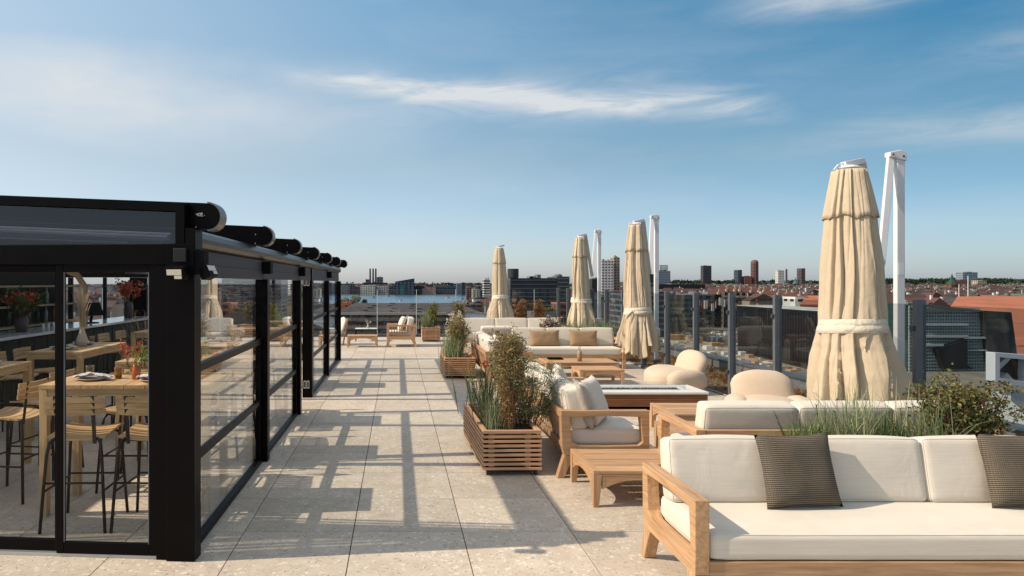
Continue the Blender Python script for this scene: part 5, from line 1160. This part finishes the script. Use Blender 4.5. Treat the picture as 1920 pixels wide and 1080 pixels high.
bld('brick_block', 'squat red-brick block between two towers', 1396, 1410, 518, 3300, 30, cm('bk2', (.26, .09, .06)), fl=8, cw=6)
tower('tallest slender reddish tower with a rounded top', 1411.5, 1425, 487, 3300, cm('t2', (.17, .075, .065)), 12, domed=True)
bld('white_top_tower', 'tower with a bright white upper part', 1459, 1470.5, 507, 3200, 25, cm('t3', (.60, .55, .50)), fl=8, cw=7, wf=.35)
bld('antenna_mast', 'thin pale lattice mast beside the white-topped tower', 1473.5, 1476.5, 505, 3250, 5, greyb, cat='mast', fl=9, cw=3)
tower('brownish faceted tower near the biggest parasol', 1499, 1513, 503, 3250, cm('t4', (.13, .09, .095)))
bld('hospital_slab', 'pale blue-grey slab on the wooded ridge', 1805.5, 1833, 510.5, 3100, 40, cm('hs', (.20, .25, .30)), fl=9, cw=8, wf=.3)
bld('brick_block', 'long orange-brick block on the ridge left of the pale slab', 1790, 1815, 525, 2900, 30, cm('bk3', (.33, .12, .07)), fl=7, cw=8)
bld('cream_block', 'cream block on the ridge right of the pale slab', 1833, 1850, 526, 2850, 30, cream, fl=7, cw=8)
for i, (x, yt, d, w, m, lb) in enumerate([(1785, 513, 1500, 9, cm('spire', (.03, .055, .045)), 'dark green church spire in front of the wooded ridge'), (1491.5, 520, 2600, 9, cm('spire2', (.06, .13, .11)), 'green copper church spire left of the brownish tower'), (905+0, 531, 1500, 5, dk, 'tiny spire by the harbour')]):
    q = P(x, yt, d); h = q.z-GZ; s = empty('church_spire', (q.x, d, GZ)); tag(s, lb, 'spire'); MB().box(-w, w, -w, w, 0, h*.55).build('tower', brick if i == 0 else dk, s); MB().lathe([(w*1.25, h*.551), (w*.5, h*.75), (.05, h)], 8).build('steeple', m, s)
for i, (x, yt, lb) in enumerate([(1798, 533, 'thin white mast above the orange roofs, shorter one'), (1815, 517, 'thin white mast above the orange roofs, taller one')]):
    q = P(x, yt, 420); f = MB().tube([(0, 0, 0), (0, 0, q.z-GZ)], [.5, .22], 6).build('flag_mast', white, loc=(q.x, 420, GZ)); tag(f, lb, 'mast')
bld('long_dark_roof', 'long black-roofed hall under the skyline', 1215, 1322, 533, 1150, 60, cm('bh', (.02, .018, .018)), cat='hall', fl=9, cw=14, wf=.2)
# --- near and middle buildings on the railing side
bld('green_glass_block', 'dark green glass block behind the railing posts', 1252, 1300, 553, 470, 40, cm('ggb2', (.03, .05, .045), .3), band=True, wmat=cm('ggb3', (.07, .10, .11), .3), fl=3.6, wf=.4)
bld('dark_glass_block', 'dark glass block between parasol and railing post', 1180, 1252, 547, 430, 40, cm('dgb', (.025, .03, .04), .3), band=True, wmat=bluegrey, fl=3.6, wf=.35)
bld('roofed_hall', 'grey-roofed hall behind a railing post', 1303, 1352, 552, 520, 40, cm('rh', (.10, .10, .095)), fl=4, cw=5, roof=None)
bld('palace', 'ornate cream and brick facade seen above the black hall', 1356, 1400, 547, 560, 18, cm('pal', (.48, .33, .20)), fl=3.8, cw=4, wf=.6, roof=4)
bld('palace', 'cream turreted house at the left of the ornate row', 1340, 1357, 552, 520, 18, cream, fl=3.8, cw=4, wf=.6, roof=3)
bld('palace', 'second ornate cream facade of the row', 1402, 1450, 549, 575, 18, cm('pal2', (.40, .30, .22)), fl=3.8, cw=4, wf=.6, roof=4)
bld('green_copper_house', 'olive-roofed house between the ornate row and the white house', 1452, 1490, 553, 520, 20, cm('och', (.16, .16, .08)), fl=3.8, cw=4, roof=3)
bld('white_house', 'white gable house with red tiled roof', 1491, 1512, 555.5, 430, 14, white, fl=5, cw=6, roof=2, wf=.3)
def bigroof(name, label, pts_far, pts_near, mat, thick=1.5):
    a = [P(*p) for p in pts_far]; b = [P(*p) for p in pts_near]; m = MB(); n = len(a)
    vs = a+b+[v-Vector((0, 0, thick)) for v in a+b]; k = 2*n
    fs = []
    for i in range(n-1): fs += [(i, i+1, n+i+1, n+i), (k+i+1, k+i, k+n+i, k+n+i+1), (n+i, n+i+1, k+n+i+1, k+n+i), (i+1, i, k+i, k+i+1)]
    fs += [(0, n, k+n, k), (n-1, k+n-1, k+2*n-1, 2*n-1)]
    o = m.add(vs, fs).build(name, mat); return tag(o, label, 'roof') if label else o
redt = cm('orange_tile', (.38, .13, .065), .8, .18, .08)
rr_ = empty('red_roof_house', (0, 0, 0)); tag(rr_, 'house with a red hipped roof beside the white gable house', 'house')
o = bigroof('roof', None, [(1512, 554, 440), (1560, 554, 440)], [(1500, 571, 405), (1570, 571, 405)], redt); o.parent = rr_
MB().box(P(1503, 0, 408).x, P(1568, 0, 408).x, 406, 436, GZ, P(0, 572, 406).z-1.6).build('walls', white, rr_)
orr = empty('orange_roof_hall', (0, 0, 0)); tag(orr, 'large building with a broad salmon-orange tiled roof at the right', 'building')
o = bigroof('roof', None, [(1795, 556, 330), (1850, 555, 330), (2000, 556, 330)], [(1770, 592, 250), (1850, 600, 240), (2030, 600, 240)], redt); o.parent = orr
o = bigroof('lower_roof', None, [(1850, 597, 238), (2050, 597, 238)], [(1880, 700, 152.5), (2150, 700, 152.5)], cm('orange_tile2', (.34, .12, .065), .8, .18, .1)); o.parent = orr
o = bigroof('hip', None, [(1905, 592, 236), (1990, 585, 236)], [(1880, 650, 185), (2060, 640, 185)], cm('orange_tile3', (.34, .115, .06), .8, .15, .1)); o.parent = orr
MB().box(P(1790, 0, 252).x, P(2000, 0, 252).x, 256, 320, GZ, -16).build('walls', cm('brickwall', (.25, .10, .06)), orr)
MB().box(P(1900, 0, 160).x, P(2050, 0, 160).x, 165, 230, GZ, -20).build('walls', cm('brickwall', (.25, .10, .06)), orr)
# the long black hall
bh = empty('black_hall', (0, 0, 0)); tag(bh, 'huge black-clad hall with a pale roof edge behind the railing', 'building')
A0, A1 = P(1383, 573, 340), P(1730, 597, 205); blk = cm('black_cladding', (.016, .015, .017), .45, .3, .06)
dirn = Vector((A1.x-A0.x, A1.y-A0.y, 0)); nrm = Vector((dirn.y, -dirn.x, 0)).normalized()*-1
if nrm.x < 0: nrm = -nrm
m = MB(); w = 17
vs = []
for q in (A0, A1): vs += [Vector((q.x, q.y, GZ)), Vector((q.x, q.y, q.z)), Vector((q.x, q.y, q.z))+nrm*w, Vector((q.x, q.y, GZ))+nrm*w]
m.add(vs, [(0, 1, 5, 4), (1, 2, 6, 5), (2, 3, 7, 6), (0, 3, 2, 1), (4, 5, 6, 7)]).build('walls', blk, bh)
up = Vector((0, 0, .35)); e0 = [A0+up-nrm*.4, A1+up-nrm*.4, A1+up+nrm*w, A0+up+nrm*w]
MB().add(e0+[v-Vector((0, 0, .32)) for v in e0], [(0, 1, 2, 3), (0, 4, 5, 1), (1, 5, 6, 2), (2, 6, 7, 3), (3, 7, 4, 0), (7, 6, 5, 4)]).build('roof_deck', cm('pale_roof', (.50, .50, .48), .7, .3, .08), bh)
cf = MB(); pan = MB()
for k in range(1, 60):
    q = A0.lerp(A1, k/60); q2 = q-nrm*.25; pan.bar((q2.x, q2.y, GZ+1), (q2.x, q2.y, q.z-.5), .3, .12)
tag(pan.build('cladding_ribs', cm('rib', (.03, .03, .034)), bh), kind='stuff')
# glass office with scaffold-like grid and black slanted end
go = empty('grid_glass_building', (0, 0, 0)); tag(go, 'glass building with a fine pale grid front and curved roof edge at the right', 'building')
D = 150; ggl = cm('grid_glass', (.035, .065, .06), .15, .4, .1); pale = cm('grid_pale', (.30, .34, .33), .5)
top_ = [(1700, 570), (1727, 573), (1770, 576.5), (1806, 580), (1836, 584)]; bot = [(1700, 700), (1727, 706), (1790, 716), (1852, 722)]
poly_ = [(P(x, y, D).x, P(x, y, D).z) for x, y in top_]+[(P(x, y, D).x, GZ) for x, y in ((1853, 730), (1700, 730))]
MB().prism(poly_, 'y', D, D+25).build('glass_front', ggl, go)
g = MB()
def yt_at(x): return 573+(x-1727)*.1
for x in range(1704, 1850, 5):
    xa = x; q0 = P(xa, yt_at(min(xa, 1836))+2, D); g.box(q0.x-.12, q0.x+.12, D-.35, D-.02, -24, q0.z)
for k in range(24):
    y = 578+6*k; x1 = 1834+(y-583)*.13; a, b = P(1702, y, D), P(x1, y, D); g.box(a.x, b.x, D-.45, D-.02, a.z-.12, a.z+.12)
tag(g.build('grid', pale, go), kind='stuff')
for k, (x0, x1, y0, y1) in enumerate([(1727, 1806, 606, 610), (1727, 1806, 628, 632), (1727, 1760, 644, 648), (1800, 1842, 631, 634), (1805, 1845, 655, 657)]):
    a, b = P(x0, y0, D), P(x1, y1, D); MB().box(a.x, b.x, D-1.4, D-.5, b.z, a.z).build('walkway', cm('walk', (.45, .48, .47)), go)
a, b = P(1727, 580, D), P(1800, 605, D); MB().box(a.x, b.x, D-1.0, D-.5, a.z-.2, a.z).build('roof_rail', cm('walk', (.45, .48, .47)), go)
a, b = P(1745, 640, D), P(1812, 690, D); MB().prism([(a.x, a.z-1.5), (P(1800, 0, D).x, a.z+.6), (P(1800, 0, D).x, b.z+1), (b.x, b.z), (a.x+1.5, b.z)], 'y', D-1.8, D-.5).build('dark_recess', blk, go)
e_ = MB().bar(P(1700, 569, D-1), P(1836, 583, D-1), .8, .5).build('roof_edge', cm('edge', (.12, .13, .14)), go)
sl_ = [P(*p) for p in ((1836, 582, D-.5), (1888, 585, D-.5), (1893, 620, D-.5), (1902, 690, D-.5), (1905, 760, D-.5), (1856, 760, D-.5), (1848, 690, D-.5))]
MB().prism([(p.x, p.z) for p in sl_], 'y', D-1.6, D+30).build('slanted_end', cm('slate', (.028, .030, .036), .5, .3, .3), go)
# lower roof, box frame sign and pale path
LZ = -2.5
lr = MB().box(8.2, 70, 12, 34, LZ-3, LZ).build('lower_roof', cm('felt', (.17, .15, .12), .9, .3, .5)); tag(lr, 'olive-grey lower roof beyond the parapet on the right', 'roof')
def lp(x, y, z=LZ): d = (EYE-z)*1309/(y-530); return ((x-745)/1309*d, d)
pts = [lp(x, y) for x, y in ((1838, 752), (1874, 746), (1935, 800), (1935, 822), (1850, 800))]
o = MB().add([(x, y, LZ+.02) for x, y in pts]+[(x, y, LZ+.25) for x, y in pts], [tuple(range(5, 10)), (0, 1, 6, 5), (1, 2, 7, 6), (2, 3, 8, 7), (3, 4, 9, 8), (4, 0, 5, 9)]).build('roof_path', cm('palepath', (.48, .48, .46), .8)); tag(o, 'pale grey wedge-shaped platform on the lower roof', 'platform')
pts = [lp(x, y) for x, y in ((1870, 770), (1935, 765), (1960, 860), (1925, 815))]
o = MB().add([(x, y, LZ+.01) for x, y in pts], [(0, 1, 2, 3)]).build('roof_mat', cm('darkfelt', (.055, .045, .04), .9), recalc=True); o['kind'] = 'structure'
sf = empty('roof_sign_frame', (0, 0, 0)); tag(sf, 'pale box frame with a curved bar inside on the lower roof', 'sign frame')
D2 = 24.5; q = lambda x, y: (P(x, y, D2).x, P(x, y, D2).z)
MB().ring([q(1866, 661), q(2010, 672), q(2010, 740), q(1866, 716)], [q(1875, 670), q(1926, 675), q(1926, 716), q(1875, 708)], 'y', D2, D2+.40).build('frame', cm('signwhite', (.52, .54, .58), .5, .04), sf, bevel=.03)
arc = [q(1868+16*math.sin(a), 676+22*(1-math.cos(a))*.9) for a in [R(x) for x in range(0, 1)]]
cv = []
for k in range(9): t = k/8; cv.append((1898-3*t-20*t*t, 672+8*t+15*t*t*1.0))
o_ = [q(x, y) for x, y in cv]; i_ = [q(x-9+3*k/8, y-1-6*k/8) for k, (x, y) in enumerate(cv)]
MB().prism(o_+i_[::-1], 'y', D2+.05, D2+.35).build('curved_bar', cm('signgrey', (.40, .42, .46), .5, .04), sf)
MB().prism([q(1882, 708), q(1902, 712), q(1892, 700)], 'y', D2+.05, D2+.35).build('wedge', cm('signgrey', (.40, .42, .46), .5, .04), sf)
MB().box(*(q(1872, 0)[0], q(1930, 0)[0]), D2+.401, D2+.45, q(0, 720)[1], q(0, 668)[1]).build('back_panel', blk, sf)
MB().box(q(1900, 0)[0], q(2005, 0)[0], D2+.1, D2+.3, LZ, q(0, 738)[1]).build('support', cm('signgrey', (.40, .42, .46), .5, .04), sf)
# --- below: railway hall etc. towards the harbour
rh = empty('railway_hall', (0, 0, 0)); tag(rh, 'long flat-roofed dark railway building below the far end of the terrace', 'building')
hx0, hx1 = P(655, 0, 420).x, P(868, 0, 420).x; hz = -12
MB().box(hx0-0, hx1, 300, 475, GZ, hz).build('walls', cm('rwall', (.06, .048, .045), .85, .25, .03), rh)
MB().box(hx0-.5, hx1+.5, 299, 300.6, hz+.01, hz+.9).build('parapet', cm('rpar', (.34, .30, .26)), rh)
sk = MB()
for k in range(22):
    x = hx0+2+(k*37 % 62); y = 305+(k*53 % 150); sk.box(x, x+1.5+k % 3, y, y+5+k % 7, hz+.01, hz+.8)
tag(sk.build('skylights', cm('skyl', (.085, .075, .075), .5), rh), kind='stuff')
bn_ = MB()
for k in range(5): bn_.box(hx0+.5, hx1-.5, 299.0, 299.9, hz-2.6-3.4*k, hz-1.2-3.4*k)
tag(bn_.build('window_bands', cm('rband', (.14, .12, .11), .4), rh), kind='stuff')
pf = MB()
for k in range(7): pf.box(-115+k*20, -108+k*20, 170, 285, GZ+5, GZ+5.6)
tag(pf.build('platform_roof', cm('prf', (.18, .15, .13))), 'row of grey platform roofs over the railway', 'platform roofs', kind='stuff')
bld('orange_shed', 'orange building under the yellow-green trees', 625, 660, 567, 480, 20, cm('osh', (.48, .13, .05)), fl=5, cw=6, wf=.2)
bld('wide_quay_store', 'low brown store right of the dark railway building', 868, 905, 571, 620, 30, brown, fl=4, cw=5)
bld('orange_brick_block', 'small orange-brick block beside the corner post of the railing', 1046, 1066, 568, 330, 15, cm('obb', (.36, .13, .07)), fl=3.2, cw=3)
# arched station canopy
sa = MB(); q0 = P(858, 600, 250); n = 16
def arcf(u, v): a = math.pi*u; return (q0.x+11*(1-math.cos(a)), 240+60*v, -15.5+4.0*math.sin(a))
sa.grid(arcf, n, 6); o = sa.build('arched_canopy', cm('arch', (.045, .06, .065), .3), recalc=False); sm = o.modifiers.new('t', 'SOLIDIFY'); sm.thickness = .5; tag(o, 'dark arched station canopy left of the smallest parasol', 'canopy')
MB().box(q0.x+.5, q0.x+21.5, 242, 298, GZ, -15.6).build('station_hall', cm('sh', (.10, .10, .10)))['label'] = 'grey station hall under the arched canopy'; bpy.data.objects['station_hall']['category'] = 'hall'
# boats
for i, (x, y) in enumerate([(752, 566), (728, 556.5), (664, 558), (700, 559), (840, 560), (866, 562)]):
    d = (EYE-GZ)*1309/(y-530); s = d/1309*6; b = empty('boat', (P(x, y, d).x, d, GZ+.2), R(90 if i % 2 else 70)); tag(b, ['white motorboat nearest the terrace on the water', 'white ferry below the white apartment blocks', 'white boat near the pergola end on the water', 'small boat on the open water below the rounded block', 'boat moored right of the slanted office', 'boat moored by the brick pair'][i], 'boat')
    MB().add([(-s*.22, -s, 1.6), (s*.22, -s, 1.6), (s*.25, s*.4, 1.6), (0, s, 2.0), (-s*.25, s*.4, 1.6), (-s*.15, -s*.9, 0), (s*.15, -s*.9, 0), (s*.15, s*.4, 0), (0, s*.8, 0), (-s*.15, s*.4, 0)], [(0, 1, 2, 3, 4), (0, 5, 6, 1), (1, 6, 7, 2), (2, 7, 8, 3), (3, 8, 9, 4), (4, 9, 5, 0)]).build('hull', white, b)
    MB().box(-s*.14, s*.14, -s*.5, s*.1, 1.61, 3.6).build('cabin', bluegrey, b)
# things on the gravel yard
def yard(x, y): d = (EYE-GZ)*1309/(y-530); return P(x, y, d)
for i, (x, y, w, dd, h, m, lb) in enumerate([(1264, 638, 8, 3, 3.2, cm('timber', (.50, .28, .12)), 'stack of orange timber on the gravel yard, first'), (1278, 637, 5.5, 3, 3.0, cm('timber', (.50, .28, .12)), 'stack of orange timber on the gravel yard, second'), (1314, 644, 3, 3, 3.5, cm('timber', (.50, .28, .12)), 'small timber stack beside the dark containers'), (1344, 652, 5, 3, 2.6, cm('timber', (.50, .28, .12)), 'timber stack in front of the dark containers')]):
    q = yard(x, y); s = empty('timber_stack', (q.x-w/2, q.y, GZ+.1)); tag(s, lb, 'timber stack', 'timber stacks')
    for k in range(int(w/.95)):
        for j in range(3): MB().box(k*.95, k*.95+.85, 0, dd, j*h/3+.02, j*h/3+h/3-.1).build('plank_bundle', m, s)
for i in range(4):
    q = yard(1322+i*9.5, 640+i*.6); c = empty('container', (q.x-1.5, q.y, GZ+.1)); tag(c, ['dark container on the gravel yard, nearest the timber', 'dark container on the gravel yard, second from the timber', 'blue-grey container, third from the timber', 'blue-grey container, farthest from the timber'][i], 'container', 'containers on the yard')
    MB().box(0, 2.6, 0, 6, 0, 2.7).build('box', [dk, dk, bluegrey, bluegrey][i], c); rb_ = MB()
    for k in range(6): rb_.box(k*.45+.08, k*.45+.2, -.08, -.001, .1, 2.6)
    rb_.build('ribs', greyb, c)
q = yard(1284, 618); v = empty('site_bus', (q.x, q.y, GZ+.1)); tag(v, 'white vehicle parked at the back of the gravel yard', 'bus'); MB().box(-2.8, 2.8, -1.2, 1.2, .5, 3.2).build('body', white, v, bevel=.15); MB().box(-2.5, 2.5, -1.25, -1.201, 1.7, 2.6).build('window_band', wdark, v)
for x in (-1.8, 1.8): MB().tube([(x, -1.26, .5), (x, 1.26, .5)], .5, 12).build('wheel', dk, v)
jk = MB(); q_ = random.Random(9)
for k in range(700):
    x, y = q_.uniform(1195, 1500), q_.uniform(606, 735); 
    if y > 640+(x-1195)*.30+8: continue
    p = yard(x, y)
    if p.x > A0.x-4 and p.y < 345: continue
    s = q_.uniform(.3, 1.6); jk.cur = q_.choice([0, 0, 1, 2, 3]); jk.box(p.x-s, p.x+s, p.y-s, p.y+s*q_.uniform(.5, 2), GZ+.1, GZ+.1+s*q_.uniform(.4, 1.4))
tag(jk.build('yard_clutter', [cm('jk0', (.36, .33, .28)), cm('jk1', (.16, .15, .14)), cm('jk2', (.45, .25, .12)), white]), 'heaps of building material scattered over the gravel yard', 'building material', kind='stuff')
# --- rooftops of the old town (countless)
rf = MB(); q_ = random.Random(4); mats = [cream, brick, white, beige, greyb, cm('rt_red', (.105, .048, .040)), cm('rt_dark', (.05, .045, .048)), cm('rt_brown', (.08, .045, .04)), cm('rt_green', (.10, .17, .14))]
def house(X, Y, w, dp, h, rh, wm, rm_):
    z0 = GZ; rf.cur = wm; rf.box(X, X+w, Y, Y+dp, z0, z0+h); rf.cur = rm_
    if q_.random() < .5: rf.prism([(X-.4, z0+h), (X+w+.4, z0+h), (X+w*.5, z0+h+rh)], 'y', Y-.3, Y+dp+.3)
    else: rf.prism([(Y-.4, z0+h), (Y+dp+.4, z0+h), (Y+dp*.5, z0+h+rh)], 'x', X-.3, X+w+.3)
    if q_.random() < .6: rf.cur = q_.choice([1, 2, 3]); c = X+w*q_.uniform(.2, .8); rf.box(c, c+1.2, Y+dp*.45, Y+dp*.45+1.2, z0+h+rh*.5, z0+h+rh+1.5)
for k in range(3600):
    d = 430*(8.5)**(q_.random()**.8); x = q_.uniform(1160, 1990); X = (x-745)/1309*d
    if d < 620 and X < 250: continue
    w, dp, h, rh = q_.uniform(10, 26), q_.uniform(10, 16), q_.uniform(13, 21)+max(0, (d-1800)/260), q_.uniform(3, 6)
    house(X, d, w, dp, h, rh, q_.choice([0, 0, 1, 1, 2, 3, 4]), q_.choice([5, 5, 6, 6, 6, 7, 7, 7, 8]))
for k in range(700):
    d = q_.uniform(1980, 3200); x = q_.uniform(-100, 1000); X = (x-745)/1309*d
    house(X, d, q_.uniform(14, 34), 14, q_.uniform(16, 26), 3, q_.choice([1, 3, 4, 4]), q_.choice([6, 6, 7, 5]))
for k in range(420):
    d = q_.uniform(640, 1900); x = q_.uniform(868, 1180); X = (x-745)/1309*d
    if d > 950 and X < 250: continue
    house(X, d, q_.uniform(10, 24), 13, q_.uniform(10, 18), 3, q_.choice([1, 2, 3, 4, 0]), q_.choice([5, 6, 7, 7]))
for k in range(900):
    d = q_.uniform(250, 1100); X = q_.uniform(-900, -130)
    house(X, d, q_.uniform(10, 24), 13, q_.uniform(12, 20), 4, q_.choice([0, 1, 2, 3, 4]), q_.choice([5, 6, 7, 5]))
tag(rf.build('old_town_roofs', mats), 'sea of red and grey gabled roofs of the old town', 'rooftops', kind='stuff')
# windows of the roofscape houses are too small to tell; little vents and dormers give the sparkle
dm = MB()
for k in range(2600):
    d = 480*(6)**(q_.random()); x = q_.uniform(1180, 1990); X = (x-745)/1309*d; z = GZ+q_.uniform(15, 22)+max(0, (d-1800)/260); s = q_.uniform(.5, 1.5)*(d/900)**.5
    dm.cur = q_.choice([0, 0, 1, 2]); dm.box(X, X+s*q_.uniform(1, 2.2), d, d+s, z-4, z+s*q_.uniform(.5, 2))
tag(dm.build('chimneys_and_dormers', [white, cream, brick]), 'countless pale chimneys and dormers over the old town', 'chimneys', kind='stuff')
# --- trees in the city
tg = [foliage('city_leaf_dark', [(.022,.04,.02),(.03,.055,.025),(.015,.028,.015)], .8, .1), foliage('city_leaf_yellow', [(.20,.19,.04),(.13,.15,.035),(.28,.20,.05),(.08,.10,.03)], .8, .1), foliage('city_leaf_autumn', [(.22,.12,.04),(.10,.10,.03),(.30,.14,.05),(.15,.07,.03)], .8, .1)]
def clump(m, c, r, rz, n, ls, rs):
    for k in range(n):
        v = Vector((rs.gauss(0, 1), rs.gauss(0, 1), rs.gauss(0, 1))).normalized()*(rs.random()**.4); p = Vector((c[0]+v.x*r, c[1]+v.y*r, c[2]+v.z*rz))
        m.leaf(p, (rs.gauss(0, 1), rs.gauss(0, 1), rs.gauss(.2, .6)), (rs.gauss(0, 1), rs.gauss(0, 1), rs.gauss(0, 1)), ls*rs.uniform(.6, 1.4), ls*.8, .2)
def city_tree(x, yt, d, w, mat, label, seed):
    q = P(x, yt, d); rs = random.Random(seed); h = q.z-GZ; t = empty('tree', (q.x, d, GZ)); tag(t, label, 'tree'); r = w/1309*d/2
    MB().tube([(0, 0, 0), (.1, 0, h*.4), (0, .1, h*.7)], [h*.03, h*.022, h*.01], 6).build('trunk', bark, t)
    m = MB()
    for k in range(9): clump(m, (rs.uniform(-.6, .6)*r, rs.uniform(-.6, .6)*r, h-r*rs.uniform(.35, 1.3)), r*.45, r*.4, 90, r*.16, rs)
    tag(m.build('crown', mat, t, recalc=False), kind='stuff')
for i, (x, yt, d, w, k, lb) in enumerate([(650, 557, 500, 22, 1, 'yellow-green tree at the pergola end'), (666, 554, 490, 26, 1, 'rounded yellow-green tree, biggest by the orange building'), (682, 560, 495, 18, 0, 'dark tree right of the yellow-green ones'), (640, 560, 510, 20, 1, 'yellow-green tree just peeping past the pergola'),
    (975, 564, 300, 16, 2, 'brown-leaved tree in front of the dark glass hotel'), (990, 562, 300, 18, 2, 'autumn tree in front of the dark glass hotel, middle'), (1000, 565, 310, 14, 2, 'autumn tree in front of the hotel by the railing joint'), (906, 566, 640, 12, 1, 'small tree right of the arched canopy'), (896, 566, 700, 10, 0, 'small dark tree beside the beige tower')]):
    city_tree(x, yt, d, w, tg[k], lb, 90+i)
hg = MB(); rs = random.Random(8)
for k in range(26): q = P(1003+k*1.5, 580, 300); clump(hg, (q.x, 300, P(0, 581, 300).z), 1.0, .9, 60, .5, rs)
tag(hg.build('hedge', tg[1], recalc=False), 'bright yellow-green hedge in front of the dark hotel', 'hedge', kind='stuff')
MB().box(P(998, 0, 300).x, P(1044, 0, 300).x, 297, 312, GZ, P(0, 583, 300).z-.4).build('hedge_deck', cm('deck', (.12, .11, .10)))['kind'] = 'structure'
tl = MB(); rs = random.Random(12)
for k in range(520):
    d = rs.uniform(3300, 4300); x = rs.uniform(1170, 1990); base_ = 527.5 if x < 1600 else 524.5; yy = base_-2.0*mnoise.noise(Vector((x*.03, 0, 0)))-1.5*mnoise.noise(Vector((x*.11, 3, 0))); q = P(x, yy, d)
    if x < 1600 and rs.random() < .4: continue
    clump(tl, (q.x, d, q.z-5), 15, 8, 34, 10, rs); clump(tl, (q.x, d-20, q.z-20), 18, 12, 22, 14, rs)
for k in range(260):
    d = rs.uniform(3000, 3600); x = rs.uniform(600, 1130); q = P(x, 532.5-1.5*mnoise.noise(Vector((x*.05, 0, 0))), d); clump(tl, (q.x, d, q.z-6), 15, 8, 30, 9, rs)
tag(tl.build('treeline', tg[0], recalc=False), 'dark wooded ridge along the horizon', 'trees', kind='stuff')
hl = MB()
hl.grid(lambda u, v: ((P(1100+900*u, 0, 3300).x)*(1+.35*v), 3300+1500*v, GZ+ (38+10*u)*min(1, v*3)), 30, 4); hl.build('distant_hill', cm('hill', (.05, .06, .035)), recalc=False)['kind'] = 'structure'
